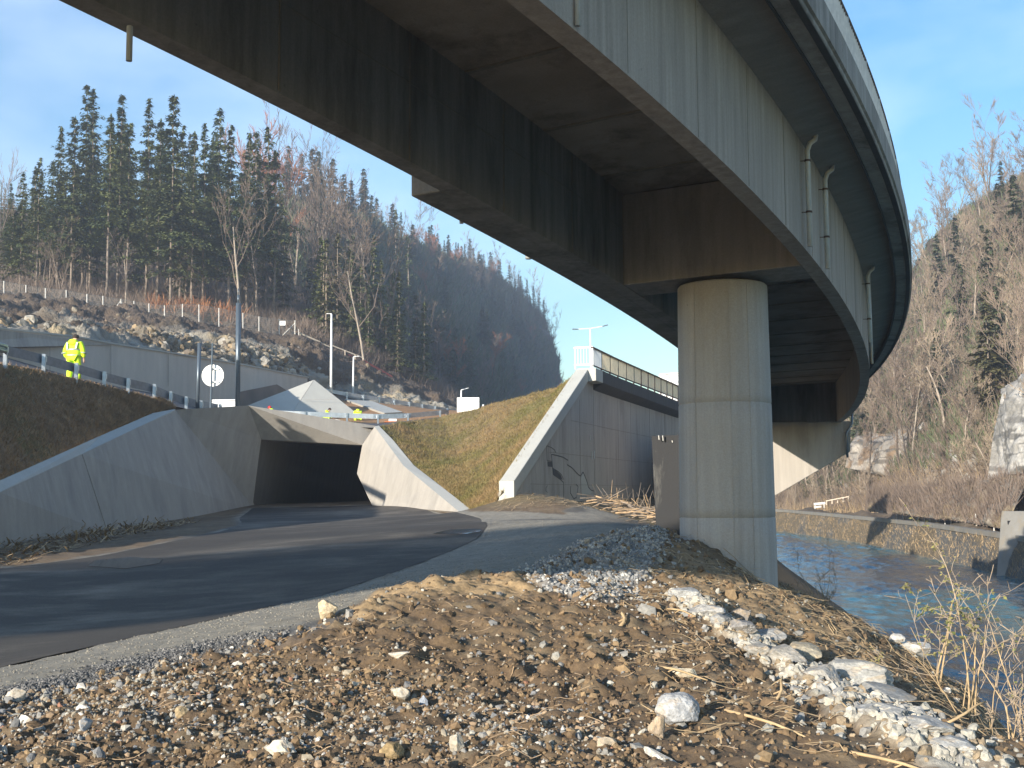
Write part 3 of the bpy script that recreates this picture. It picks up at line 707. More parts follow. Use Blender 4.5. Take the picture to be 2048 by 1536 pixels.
Fc = [(i, i+1, i+6, i+5) for i in range(4)]+[(i+10, i+11, i+1, i) for i in range(4)]+[(i+5, i+6, i+16, i+15) for i in range(4)]+[(i+10, i+15, i+16, i+11) for i in range(4)]+[(0, 5, 15, 10), (4, 14, 19, 9)]
pk(b.add(V, Fc), 'coping', 'concrete_pale')
# tunnel lining: walls, roof, closed far end
tl = MB(); fr = [(D[0]-.02, D[1]+.1, D[2]+.02), (E2[0]+.02, E2[1]+.1, E2[2]+.02), (H2[0], H2[1]+.02, H2[2]), (I2[0]+.02, I2[1]+2.2, I2[2]-.3), (F2y[0]-.02, F2y[1]+.1, F2y[2]-.05)]
bk = [(p[0]+2.0, p[1]+26, p[2]) for p in fr]; bk[2] = (bk[3][0], bk[3][1], bk[2][2]); bk = [(q[0]+3, 96, q[2]) for q in bk]
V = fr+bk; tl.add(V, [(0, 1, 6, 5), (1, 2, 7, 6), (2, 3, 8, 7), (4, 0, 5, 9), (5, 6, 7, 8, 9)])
concrete('concrete_tunnel_shade', (.16, .15, .13), (.10, .095, .08), .8, (3, 3, .5), .5)  # the shade of the deep tunnel is put into this darker colour
o = tl.build('tunnel_lining', 'concrete_tunnel_shade'); keep(o, portal)
for u, v in ((548, 936), (563, 937), (606, 938), (635, 938)):
    b = MB(); b.box(P(u, v, 62), (.35, .08, .12)); pk(b, 'wall_light_fitting', 'post_white')
# pyramid-shaped opposite wing of the underpass
py = empty('wing_pyramid', P(600, 835, 84), 'pale folded concrete pyramid, the far wing wall of the underpass', 'concrete wing')
ap = P(628, 759.5, 86); l0 = P(440, 832, 82); m0 = P(580, 832, 81.3); r0 = P(728, 838, 84); bk1 = P(600, 800, 93)
o = fix_normals(MB().add([ap, l0, m0, r0, bk1], [(0, 1, 2), (0, 2, 3), (0, 3, 4), (0, 4, 1), (1, 4, 3, 2)]).build('concrete_facets', 'concrete_pale')); keep(o, py)
b = MB(); b.bar(lerp(ap, m0, .0), lerp(ap, m0, 1), .02, .02); b.bar(P(607, 799, 83.2), P(673, 799, 84.1), .015, .015); keep(b.build('joint', 'concrete_wall'), py)
# long concrete retaining wall behind the upper road
LWt = [(-220, 630, 48), (0, 658, 56), (147, 674, 60.5), (222, 688, 64), (345, 707, 71), (480, 729, 84), (615, 755.5, 98)]
lw = empty('retaining_wall', P(220, 770, 64), 'long smooth grey concrete retaining wall below the rocky cutting, behind the upper road', 'retaining wall')
b = MB(); secs = []
for u, v, d in LWt:
    t = P(u, v, d); secs.append([(t[0], t[1], 3.0), (t[0], t[1], t[2]), (t[0]-.5, t[1]+.5, t[2]), (t[0]-.5, t[1]+.5, 3.0)])
b.loft(secs); o = keep(fix_normals(b.build('wall_face', 'concrete_long_wall')), lw)
b = MB()
for q0, q1 in zip(LWt[:-1], LWt[1:]):
    a, c = P(*q0), P(*q1); b.bar((a[0]-.2, a[1]+.2, a[2]+.04), (c[0]-.2, c[1]+.2, c[2]+.04), .62, .09)
keep(b.build('coping', 'concrete_pale'), lw)
b = MB(); V = [P(60, 696.5, 57.3), P(222, 689.5, 63.9), P(64, 668, 57.4), P(-220, 634, 47.9), P(-220, 700, 47.9)]
V2 = [(p[0]+.05, p[1]-.06, p[2]) for p in V]; b.loft([V2, V]); o = keep(fix_normals(b.build('darker_upper_panel', 'concrete_wall')), lw)
b = MB()
for u, v0, v1, d in ((337, 708, 772, 70.4), (100, 672, 745, 58.7), (222, 690, 765, 63.9)):
    b.bar(P(u, v0, d), P(u, v1, d), .05, .02, up=(1, 0, 0))
keep(b.build('joint', 'concrete_wall'), lw)

#@@SLOPES
# ------------------------------------------------------------------ earth slopes and the upper level
def loft_surf(name, rows, nu, nv, mat, amp=(.05, .5), tonef=None, kind='structure', smooth=True, edge=.03):
    """smooth surface through polylines, displaced by noise away from its edges"""
    Rr = np.array([resample(r, nu) for r in rows]); k = len(rows)
    t = np.linspace(0, k-1, nv); i = np.minimum(t.astype(int), k-2); fr_ = (t-i)[:, None, None]
    S = Rr[i]*(1-fr_)+Rr[i+1]*fr_            # (nv, nu, 3)
    S = S.transpose(1, 0, 2).copy(); n = np.cross(np.gradient(S, axis=0), np.gradient(S, axis=1)); n /= np.linalg.norm(n, axis=2, keepdims=True)+1e-9
    n *= np.sign(n[..., 2:3]+1e-9)
    a = np.linspace(0, 1, nu)[:, None]; b = np.linspace(0, 1, nv)[None]; m = sstep(0, edge, np.minimum(np.minimum(a, 1-a), np.minimum(b, 1-b)))
    X, Y, Z = S[..., 0], S[..., 1], S[..., 2]; d = 0
    for am, fq in amp: d = d + am*fbm(X*fq, Y*fq, Z*fq, oct=5, s=int(fq*100))
    S = S + n*(d*m)[..., None]
    V = S.reshape(-1, 3); tn = tonef(V[:, 0], V[:, 1], V[:, 2], np.broadcast_to(a, m.shape).ravel(), np.broadcast_to(b, m.shape).ravel()) if tonef else None
    o = arr_mesh(name, V, grid_faces(nu, nv), mat, smooth=smooth, tone=tn); tag(o, kind=kind); return o, S
def t_slope(x, y, z, a, b):
    k1 = vnoise(x*.5, y*.5, z, s=61); k2 = vnoise(x*2.5, y*2.5, z*2, s=62); t = np.array([[.24, .155, .085]])*np.ones((len(x), 1))
    t = mixin(t, sstep(.4, .75, k2)*.7, (.23, .16, .09)); t = mixin(t, sstep(.55, .8, k1)*.6, (.11, .105, .03)); return t
def t_grass(x, y, z, a, b):
    k1 = vnoise(x*.45, y*.45, z, s=63); k2 = vnoise(x*2.5, y*2.5, z*2, s=64); t = np.array([[.19, .135, .065]])*np.ones((len(x), 1))
    t = mixin(t, sstep(.4, .85, k1)*.6, (.14, .13, .04)); t = mixin(t, sstep(.5, .85, k2)*.5, (.24, .17, .085)); return t
GRL = [(-200, 690, 27), (-90, 700, 32), (0, 727, 37), (87, 741, 38.7), (152, 758, 40.2), (208, 772, 41.9), (256, 783, 43.3), (308, 799, 44.8), (341, 808, 45.6), (352, 817, 45.8)]
rowT = [P(*q) for q in GRL]; rowB = [(p[0]-.1, p[1]+.1, p[2]-.05) for p in Cout]
left_slope, SL = loft_surf('earth_slope', [rowB, [lerp(a, b, .5) for a, b in zip([tuple(q) for q in resample(rowB, 12)], [tuple(q) for q in resample(rowT, 12)])], rowT], 220, 120, 'slope_soil', ((.16, .6), (.10, 2.5)), t_slope)
edgeL = [P(947, 1026, 39.9), P(884, 975.5, 43.4), P(828, 932, 46.4), P(786, 881, 49.3), P(757.5, 852, 50.6)]
edgeR = [rwp(t, -.3, (topz(t) if t > 0 else topz(0))-.03) for t in np.linspace(.0, TT+.4, 8)]
edgeR[0] = (edgeR[0][0], edgeR[0][1]-.1, P(1015, 984, 38.4)[2])
crest = [P(757.5, 852, 50.6), P(820, 842, 55), P(880, 833, 57), P(950, 819, 55), P(1040, 793, 52), P(1120, 771, 49.3), edgeR[-1]]
foot = [P(947, 1026, 39.9), P(985, 1012, 38.6), edgeR[0]]
def coons(Lf, Rt, Bo, To, nu, nv):
    Lf, Rt = resample(Lf, nv), resample(Rt, nv); Bo, To = resample(Bo, nu), resample(To, nu); a = np.linspace(0, 1, nu)[:, None, None]; b = np.linspace(0, 1, nv)[None, :, None]
    return (1-a)*Lf[None]+a*Rt[None]+(1-b)*Bo[:, None]+b*To[:, None]-((1-a)*(1-b)*Bo[0]+a*(1-b)*Bo[-1]+(1-a)*b*To[0]+a*b*To[-1])
SG = coons(edgeL, edgeR, foot, crest, 200, 160)
nn = np.cross(np.gradient(SG, axis=0), np.gradient(SG, axis=1)); nn /= np.linalg.norm(nn, axis=2, keepdims=True)
X, Y, Z = SG[..., 0], SG[..., 1], SG[..., 2]; a = np.linspace(0, 1, 200)[:, None]; b = np.linspace(0, 1, 160)[None]
m = sstep(0, .05, np.minimum(a, 1-a))*sstep(0, .05, b); SG = SG + nn*np.sign(nn[..., 2:3])*((.10*fbm(X*.5, Y*.5, Z, oct=4, s=3)+.05*fbm(X*3, Y*3, Z*3, oct=3, s=7))*m)[..., None]
o = arr_mesh('grass_slope', SG.reshape(-1, 3), grid_faces(200, 160), 'slope_soil', smooth=True, tone=t_grass(X.ravel(), Y.ravel(), Z.ravel(), None, None)); tag(o, kind='structure')
# apron between the slope foot and the gravel
# upper level: crest line -> middle -> foot of the long wall / far guardrail
def wallbase(u, v, d): return P(u, v, d)
L0 = [P(-200, 692, 27), P(0, 729, 37), P(152, 760, 40.3), P(256, 785, 43.4), P(341, 811, 45.8), P(430, 830, 48.2), P(497, 835, 50), P(620, 850, 51), P(757, 856, 51.2), P(880, 836, 57.5), P(1040, 797, 52.5), P(1165, 760, 48.6)]
L1 = [P(-220, 688, 47), P(0, 712, 55.5), P(152, 757, 60.2), P(256, 778, 65.5), P(341, 792, 70.5), P(430, 838, 71), P(497, 842, 73), P(620, 842, 75), P(757, 847.5, 76), P(880, 834, 78), P(1040, 815, 80), P(1165, 805, 80)]
L2 = [P(-220, 686, 48.3), P(0, 710, 56.3), P(152, 756, 61), P(256, 777, 66), P(341, 791, 71.2), P(430, 812, 79), P(497, 815, 87), P(620, 800, 98.5), P(727, 802, 100), P(860, 818, 104), P(1040, 828, 104), P(1165, 830, 104)]
def t_up(x, y, z, a, b):
    t = np.array([[.075, .075, .08]])*np.ones((len(x), 1)); u = 1024+FPX*x/y
    org = sstep(-24, -20, x*75/y)*sstep(74, 77, y); return mixin(t, org, (.36, .19, .08))
def rowN(rows, n):
    out = []
    for r in rows:
        r = np.array(r, float); out.append(np.stack([np.interp(np.linspace(0, len(r)-1, n), np.arange(len(r)), r[:, i]) for i in range(3)], 1))
    return out
def loft2(name, rows, nu, per, mat, amp, tonef, smooth=True):
    Rr = np.array(rowN(rows, nu)); k = len(rows); t = np.linspace(0, k-1, per*(k-1)+1); i = np.minimum(t.astype(int), k-2); fr_ = (t-i)[:, None, None]
    S = (Rr[i]*(1-fr_)+Rr[i+1]*fr_).transpose(1, 0, 2).copy()
    n = np.cross(np.gradient(S, axis=0), np.gradient(S, axis=1)); n /= np.linalg.norm(n, axis=2, keepdims=True)+1e-9
    X, Y, Z = S[..., 0], S[..., 1], S[..., 2]; d = 0
    for am, fq in amp: d = d + am*fbm(X*fq, Y*fq, Z*fq, oct=5, s=int(fq*100)+1)
    b = np.broadcast_to(np.linspace(0, 1, S.shape[1])[None], X.shape); aa = np.broadcast_to(np.linspace(0, 1, S.shape[0])[:, None], X.shape)
    S = S+n*np.sign(n[..., 2:3]+1e-9)*(d*sstep(0, .04, b))[..., None]
    V = S.reshape(-1, 3); tn = tonef(V[:, 0], V[:, 1], V[:, 2], aa.ravel(), b.ravel())
    o = arr_mesh(name, V, grid_faces(S.shape[0], S.shape[1]), mat, smooth=smooth, tone=tn); tag(o, kind='structure'); return S
UPS = loft2('upper_road', [L0, L1, L2], 180, 30, 'slope_soil', ((.02, .7),), t_up)

#@@HILLS
# ------------------------------------------------------------------ hills
def t_left(x, y, z, a, b):
    k1 = fbm(x*.10, y*.10, z*.15, oct=4, s=81); k2 = vnoise(x*1.2, y*1.2, z*1.2, s=82)
    t = np.array([[.105, .075, .05]])*np.ones((len(x), 1)); t = mixin(t, sstep(.4, .8, k2)*.6, (.17, .12, .075))
    # bare rock in the cutting
    rock = sstep(-.12, .1, k1+.35*sstep(.30, .03, b)-.22)*sstep(.33, .22, b)
    t = mixin(t, rock, (.30, .27, .215)); t = mixin(t, rock*sstep(.55, .75, vnoise(x*.4, y*.4, z*.4, s=83))*.7, (.36, .27, .15)); t = mixin(t, rock*sstep(.6, .8, k2)*.8, (.15, .14, .12)); return t
HL = [[P(-220, 629, 48.6), P(0, 660, 56.6), P(147, 676, 61), P(222, 690, 64.6), P(345, 709, 71.6), P(480, 731, 84.6), P(615, 757, 98.6), P(664, 786, 103), P(727, 803, 104), P(800, 814, 107), P(915, 832, 114)],
      [P(-220, 598, 64), P(0, 630, 74), P(147, 642, 78), P(222, 655, 82), P(345, 672, 88), P(480, 690, 96), P(600, 700, 106), P(664, 740, 110), P(727, 770, 113), P(800, 795, 117), P(915, 828, 121)],
      [P(-220, 560, 104), P(0, 593, 109), P(147, 612, 113), P(222, 624, 115), P(345, 642, 118), P(480, 658, 121), P(600, 675, 124), P(664, 698, 127), P(727, 722, 130), P(800, 756, 134), P(912, 822, 139)],
      [P(-220, 520, 150), P(0, 556, 155), P(147, 570, 158), P(222, 580, 160), P(345, 596, 162), P(480, 610, 164), P(600, 628, 167), P(664, 655, 170), P(727, 690, 173), P(800, 735, 177), P(915, 815, 182)],
      [P(-220, 400, 260), P(0, 420, 260), P(147, 430, 260), P(222, 440, 260), P(345, 450, 262), P(480, 470, 265), P(600, 500, 270), P(664, 520, 272), P(727, 560, 275), P(800, 640, 270), P(915, 780, 260)]]
HLS = loft2('hillside', HL, 420, 56, 'hill_soil', ((1.2, .12), (1.2, .45), (.5, 1.6)), t_left)
q = [P(*c) for c in ((480, 731, 84.6), (560, 746, 92), (615, 757, 98.6), (664, 786, 103), (727, 803, 104), (800, 814, 107), (915, 832, 114))]
tag(fix_normals(MB().loft([[(p[0], p[1]+.3, p[2]+.1), (p[0]-.2, p[1]-3.5, p[2]-3.5), (p[0], p[1]+2, p[2]-5)] for p in q]).build('hill_toe', 'twig_brown')), kind='structure')
def t_mid(x, y, z, a, b):
    k1 = vnoise(x*.05, y*.05, z*.08, s=85); t = np.array([[.055, .048, .035]])*np.ones((len(x), 1)); t = mixin(t, sstep(.4, .7, k1), (.10, .08, .055))
    return mixin(t, sstep(.90, .97, a)*sstep(.4, .6, k1+.1), (.26, .24, .22))
HM = [[P(600, 770, 165), P(725, 800, 178), P(850, 838, 192), P(915, 850, 205), P(1000, 870, 260), P(1060, 862, 340), P(1118, 850, 440)],
      [P(600, 640, 190), P(725, 690, 205), P(850, 745, 225), P(915, 760, 245), P(1000, 780, 310), P(1060, 790, 380), P(1114, 795, 445)],
      [P(580, 430, 235), P(700, 480, 270), P(800, 530, 330), P(880, 560, 370), P(960, 595, 410), P(1030, 640, 440), P(1098, 700, 450)],
      [P(570, 395, 250), P(690, 440, 290), P(790, 485, 350), P(880, 520, 390), P(955, 548, 430), P(1030, 592, 460), P(1092, 650, 465)],
      [P(570, 500, 330), P(690, 530, 380), P(790, 560, 450), P(880, 590, 490), P(955, 620, 530), P(1030, 680, 560), P(1085, 740, 560)]]
HMS = loft2('far_hill', HM, 160, 26, 'hill_soil', ((5, .03), (1.5, .2)), t_mid)
cl, _S = loft_surf('cliff', [[P(1070, 640, 452), P(1100, 668, 448), P(1106, 690, 447)], [P(1060, 720, 448), P(1100, 740, 446), P(1110, 745, 446)], [P(1050, 860, 440), P(1104, 860, 440), P(1118, 860, 442)]], 60, 60, 'far_rock', ((5, .08), (1.6, .3)), lambda x, y, z, a, b: mixin(np.array([[.20, .19, .18]])*np.ones((len(x), 1)), sstep(.4, .65, vnoise(x*.2, y*.2, z*.2, s=9)), (.07, .075, .06)))
WZ = -5.4+ZE
def XZ(u, v, d): return P(u, v, d)
BK = [(2100, 1178, 0), (2000, 1150, 0), (1830, 1110, 0), (1740, 1090, 0), (1650, 1076, 0), (1565, 1064, 0)]
def at_z(u, v, z):
    k = _f + CR*(u-1024)/FPX + CU*(768-v)/FPX; t = (z-ZE)/k[2]; return tuple(k*t+np.array([0, 0, ZE]))
bank_w = [(46, 30, WZ), (38, 52, WZ)]+[at_z(u, v, WZ) for u, v, _ in BK]+[at_z(1500, 1058, WZ), at_z(1300, 1052, WZ)]
def above(p, u, v): return P(u, v, hypot(p[1], 0)+1.2)
bank_t = [(48, 30, WZ+2.3), (39.6, 52, WZ+2.3)]+[(p[0]+1.1, p[1]+.3, q) for p, q in zip(bank_w[2:], [P(2100, 1092, 68)[2], P(2000, 1078, 76.5)[2], P(1830, 1052, 100)[2], P(1740, 1042, 119)[2], P(1650, 1033, 136)[2], P(1565, 1024, 160)[2], P(1500, 1020, 172)[2], P(1300, 1012, 190)[2]])]
rb = empty('river_wall', bank_w[5], 'long grey sloping river wall overgrown with dry grass on the far bank', 'river wall')
b = MB(); secs = [[(p[0], p[1], p[2]-.4), (q[0], q[1], q[2]), (q[0]+.6, q[1], q[2]), (q[0]+.6, q[1], p[2]-.4)] for p, q in zip([tuple(r) for r in resample(bank_w, 60)], [tuple(r) for r in resample(bank_t, 60)])]
def t_bank(x, y, z, a, b_):
    k = fbm(x*.12, y*.12, z*.3, oct=4, s=87); k2 = vnoise(x*.8, y*.8, z*1.3, s=88); t = np.array([[.095, .092, .083]])*np.ones((len(x), 1))
    t = mixin(t, sstep(.05, .3, k+.3*(k2-.5)+.3*sstep(95, 125, y)), (.13, .10, .06)); t = mixin(t, sstep(.2, .4, -k)*.6, (.05, .048, .04)); return mixin(t, sstep(.06, .0, b_), (.28, .26, .21))
rbs, RBS = loft_surf('wall_face', [[(p[0], p[1], p[2]-.1) for p in bank_w], [tuple((np.array(p)+np.array(q))/2) for p, q in zip(bank_w, bank_t)], bank_t], 420, 26, 'rock', ((.18, .8),), t_bank, kind=None, edge=.01)
if 'kind' in rbs: del rbs['kind']
keep(rbs, rb)
b = MB(); 
for p, q in zip(bank_t[:-1], bank_t[1:]): b.bar((p[0]+.2, p[1], p[2]+.12), (q[0]+.2, q[1], q[2]+.12), .6, .34)
keep(b.build('coping', 'masonry_grey'), rb)
# far bank road ledge and the steep wooded hillside
bt = [(48, 30, WZ+2.3), (39.6, 52, WZ+2.3)]+bank_t[2:8]
bt += bank_t[8:]
F0 = [(p[0]+.2, p[1], p[2]+.05) for p in bt]
F1 = [(p[0]+5.5, p[1]+1.5, p[2]+.25) for p in bt]
def right_row(u_v_d): return [P(*q) for q in u_v_d]
HR = [F0, F1,
      [(62, 40, 8), (55, 58, 8)]+right_row([(2240, 900, 82), (2060, 890, 92), (1900, 900, 116), (1800, 930, 137), (1690, 960, 156), (1575, 975, 190), (1480, 985, 230), (1400, 985, 250)]),
      [(74, 46, 19), (70, 62, 20)]+right_row([(2330, 700, 100), (2110, 690, 112), (1950, 720, 135), (1830, 780, 158), (1700, 880, 180), (1585, 955, 214), (1480, 970, 260), (1400, 970, 280)]),
      [(92, 50, 38), (88, 70, 38)]+right_row([(2400, 430, 120), (2150, 450, 135), (2000, 520, 156), (1870, 600, 182), (1730, 760, 215), (1592, 925, 250), (1480, 950, 300), (1400, 950, 320)]),
      [(110, 60, 60), (108, 85, 62)]+right_row([(2480, 120, 140), (2200, 230, 160), (2050, 360, 184), (1905, 440, 210), (1770, 600, 250), (1600, 890, 290), (1480, 930, 350), (1400, 930, 370)]),
      [(120, 62, 72), (118, 90, 74)]+right_row([(2540, -40, 150), (2230, 90, 172), (2120, 300, 200), (1990, 420, 240), (1850, 560, 300), (1610, 880, 350), (1480, 910, 400), (1400, 910, 420)])]
def t_right(x, y, z, a, b):
    k1 = fbm(x*.06, y*.06, z*.06, oct=4, s=91); k2 = vnoise(x*.9, y*.9, z*.9, s=92); t = np.array([[.15, .11, .07]])*np.ones((len(x), 1))
    t = mixin(t, sstep(.4, .8, k2)*.7, (.13, .095, .06)); t = mixin(t, sstep(.45, .7, vnoise(x*.08, y*.08, z*.1, s=93))*.6, (.10, .085, .06))
    rock = sstep(.05, .2, k1+.28*sstep(.42, .3, b)*sstep(.12, .2, b)-.12)*sstep(.6, .45, b)
    return mixin(t, rock*sstep(.14, .2, b), (.40, .37, .33))
HRS = loft2('river_hillside', HR, 260, 26, 'hill_soil', ((1.6, .1), (.6, .5)), t_right)
# rock buttress at the right edge, masonry pier, netted slope wall
def rock_face(name, rows, nu, nv, amp, base, dark, label, cat='rock'):
    o, S = loft_surf(name, rows, nu, nv, 'rock', amp, lambda x, y, z, a, b: mixin(mixin(np.array([base])*np.ones((len(x), 1)), sstep(.5, .7, vnoise(x*1.1, y*1.1, z*.6, s=17)), dark), sstep(.62, .7, fbm(x*.3, y*.3, z*2.2, s=6)+.5), tuple(.4*c for c in base)), kind=None, edge=.02)
    if 'kind' in o: del o['kind']
    return tag(o, label, cat)
rock_face('rock_cliff', [right_row([(1975, 960, 90), (2010, 950, 86), (2060, 945, 83), (2110, 940, 80)]), right_row([(1985, 880, 92), (2015, 860, 87), (2060, 850, 84), (2110, 850, 80)]), right_row([(2003, 790, 98), (2025, 775, 92), (2060, 760, 88), (2110, 750, 84)]), right_row([(2010, 772, 106), (2040, 765, 104), (2080, 750, 100), (2130, 740, 95)])], 110, 110, ((1.2, .25), (.35, 1.2)), (.40, .375, .335), (.24, .225, .20), 'tall bare grey limestone cliff at the right edge above the netted wall', 'cliff')
rock_face('rock_outcrop', [right_row([(1690, 935, 150), (1760, 950, 140), (1850, 960, 128), (1935, 955, 112)]), right_row([(1700, 890, 153), (1760, 900, 144), (1850, 890, 131), (1960, 870, 116)]), right_row([(1715, 862, 160), (1770, 868, 152), (1850, 850, 138), (1968, 822, 122)])], 110, 60, ((1.9, .2), (.6, .8)), (.34, .30, .25), (.22, .15, .09), 'low broken pale rock outcrop half covered in brown scrub on the river hillside', 'rock')
nw, NWS = loft_surf('netted_wall', [right_row([(1730, 1022, 119), (1830, 1032, 104), (1930, 1044, 91), (2010, 1058, 81.5)]), right_row([(1740, 985, 121), (1830, 980, 106), (1930, 965, 93), (2060, 950, 83)])], 160, 30, 'rock', ((1.1, .35), (.35, 1.2)), lambda x, y, z, a, b: mixin(mixin(np.array([[.17, .155, .135]])*np.ones((len(x), 1)), sstep(.45, .7, vnoise(x*.5, y*.5, z, s=7)), (.25, .19, .11)), sstep(.6, .8, vnoise(x*2, y*2, z*2, s=77))*.5, (.30, .28, .25)), kind=None, edge=.01)
tag(nw, 'grey netted stone slope wall behind the river path, below the cliff', 'slope wall')
mp_ = empty('masonry_pier', at_z(2040, 1160, WZ), 'grey weathered stone wall corner with a red mark at the right edge of the river', 'stone wall')
b = MB(); b.loft([[P(2003, 1022, 77), P(2110, 1022, 74), P(2115, 1022, 84), P(2012, 1022, 86)], [P(1993, 1155, 75.2), P(2110, 1175, 71), P(2115, 1160, 82), P(2003, 1150, 84)]])
o = fix_normals(b.build('wall_block', 'masonry_grey')); keep(o, mp_); bevel(o, .06)
b = MB(); b.box(P(2044, 1052, 75.6), (.30, .1, .42)); keep(b.build('red_marker', 'orange_pipe'), mp_)
b = MB(); b.box(P(2019, 1046, 76.1), (.22, .1, .3)); keep(b.build('drain_hole', 'black_paint'), mp_)
# white marker posts along the far bank, a white rail and a small bench-like barrier
pts = resample(bank_t[2:7], 400)
for k, (u, h) in enumerate([(1787, 24), (1799, 14), (1818, 22), (1829, 30), (1841, 18), (1853, 30), (1866, 20), (1871, 32), (1882, 14), (1894, 24), (1911, 32), (1927, 24), (1944, 36), (1961, 24), (1979, 28), (1996, 24)]):
    i = np.argmin(abs(1024+FPX*(pts[:, 0]+1.2)/pts[:, 1]-u)); p = (pts[i][0]+1.2, pts[i][1], pts[i][2])
    b = MB(); hh = h/FPX*p[1]*.95; b.tube([(0, 0, 0), (.01, 0, hh*.6), (rnd.uniform(-.05, .05), 0, hh)], [.05, .045, .04], 7)
    o = b.build('stake', 'post_white'); o.location = p; tag(o, 'thin pale wooden stake standing behind the far river wall', 'stake', 'stakes behind the river wall')
bn = empty('roadside_barrier', P(1640, 1012, 150), 'short white barrier beside the track on the far bank', 'barrier')
b = MB(); b.bar(P(1628, 1008, 150), P(1650, 1006, 150), .3, .25); b.bar(P(1629, 1014, 149), P(1642, 1013, 149), .3, .2); keep(b.build('panel', 'white_paint'), bn)
b = MB()
for u in (1630, 1648): b.bar(P(u, 1008, 150), P(u, 1018, 150), .12, .12, up=(1, 0, 0))
keep(b.build('leg', 'post_white'), bn)
fl = empty('wooden_fence', P(1680, 1000, 150), 'low pale wooden rail fence by the track on the far bank', 'fence')
b = MB(); b.bar(P(1652, 1002, 150), P(1698, 993, 148), .1, .12); keep(b.build('rail', 'plank'), fl)
for u, v in ((1653, 1002), (1664, 1000), (1675, 998), (1686, 996), (1697, 994)):
    b = MB(); b.bar(P(u, v, 149.5), P(u, v+8, 149.5), .12, .12, up=(1, 0, 0)); keep(b.build('post', 'plank'), fl)

#@@TREES
# ------------------------------------------------------------------ trees
def cards(c, d, n, L_, wd, r, droop=.3):
    pass
def spruce_mesh(seed, H, bare, wid, dens=1.0, clump=.42):
    """needle sprays: each branch carries small drooping triangles; returns crown V,F"""
    g = np.random.default_rng(seed); V = []; Fc = []; nw_ = int((H*(1-bare))/.50*dens)
    k = 0; bV = MB()
    for i in range(nw_):
        t = (i+g.random()*.6)/nw_; z = H*(bare+(1-bare)*t); R = wid*min(1, (1-t)*1.5)**1.0*(.35+.75*g.random())+.10
        if bare > .15 and g.random() > .30+1.9*t: continue
        for q in range(int(3+3*g.random()+ (1-t)*2)):
            az = g.random()*2*pi; R1 = R*(.55+.6*g.random()); dz = -.34*R1-.1 + .6*t
            m = max(3, int(R1/.30))
            for e in range(m):
                f = (e+.6)/m; cx, cy = R1*f*cos(az), R1*f*sin(az); cz = z+dz*f**1.3+ .12*R1*f*f
                s = clump*(1.15-.55*f)*(.6+.7*g.random())
                for w in range(3):
                    a2 = az+g.normal()*1.0; dx, dy = cos(a2)*s, sin(a2)*s; px, py = -sin(a2)*s*.33, cos(a2)*s*.33; jx, jy, jz = g.normal(size=3)*.10*(.5+R1*.3)
                    V += [(cx+jx-px, cy+jy-py, cz+jz), (cx+jx+px, cy+jy+py, cz+jz+.04), (cx+jx+dx, cy+jy+dy, cz+jz-s*.55*g.random()-.05)]; Fc.append((k, k+1, k+2)); k += 3
    for w in range(6): 
        V += [(-.12, 0, H-.9+w*.12), (.12, 0, H-.9+w*.12), (g.normal()*.05, g.normal()*.05, H+.25)]; Fc.append((k, k+1, k+2)); k += 3
    return np.array(V), np.array(Fc)
def trunk_mb(seed, H, r, bare, stubs=True, n=7, lean=.0):
    g = random.Random(seed); b = MB(); pts = [(lean*(t**1.3)*H+g.uniform(-.04, .04)*H*.08, g.uniform(-.04, .04)*H*.08, H*t) for t in np.linspace(0, .97, 9)]
    b.tube(pts, [r*(1.25 if t == 0 else 1)*(1-.93*t)+.015 for t in np.linspace(0, .97, 9)], n)
    if stubs:
        for i in range(int(H*bare*2.2)):
            z = H*bare*g.uniform(.25, 1.05); a = g.uniform(0, 2*pi); l = g.uniform(.5, 1.9); cx = np.interp(z, [p[2] for p in pts], [p[0] for p in pts])
            b.tube([(cx, 0, z), (cx+l*.5*cos(a), l*.5*sin(a), z-.05), (cx+l*cos(a), l*sin(a), z-.35*l)], [.03, .02, .008], 3, cap=False)
    return b
def bare_tree(seed, H, r, spread=.5, depth=4, lean=0., forks=(3, 5), split=.45, twig=.012, wob=.12):
    """trunk MB and branches MB"""
    g = random.Random(seed); tr, br = MB(), MB()
    def grow(p, d, L_, rad, lev, mb):
        n = 4 if lev < 2 else 3; pts = [p]; dd = d.copy(); rads = [rad]; q = p
        for i in range(n):
            dd = (dd + Vector((g.gauss(0, wob), g.gauss(0, wob), g.gauss(0, wob)*.6+.05))).normalized(); q = q+dd*L_/n; pts.append(q); rads.append(max(twig, rad*(1-.62*(i+1)/n)))
        mb.tube(pts, rads, 7 if lev == 0 else (4 if lev == 1 else 3), cap=False)
        if lev >= depth: return
        k = g.randint(*forks)+(2 if lev == 0 else 0)
        for j in range(k):
            t = g.uniform(split if lev == 0 else .25, 1.0); i = min(int(t*n), n-1); pp = pts[i].lerp(pts[i+1], t*n-i)
            ax_ = dd.orthogonal().normalized(); ax_.rotate(Matrix.Rotation(g.uniform(0, 2*pi), 3, dd)); nd = (dd+ax_*g.uniform(.5, 1.2)*spread*1.5+Vector((0, 0, .22))).normalized()
            grow(pp, nd, L_*g.uniform(.38, .62)*(1.0 if lev else .95), max(twig, rads[i+1]*.62), lev+1, br)
    grow(Vector((0, 0, 0)), Vector((lean, 0, 1)).normalized(), H*.72, r, 0, tr); return tr, br
PROTO = {}
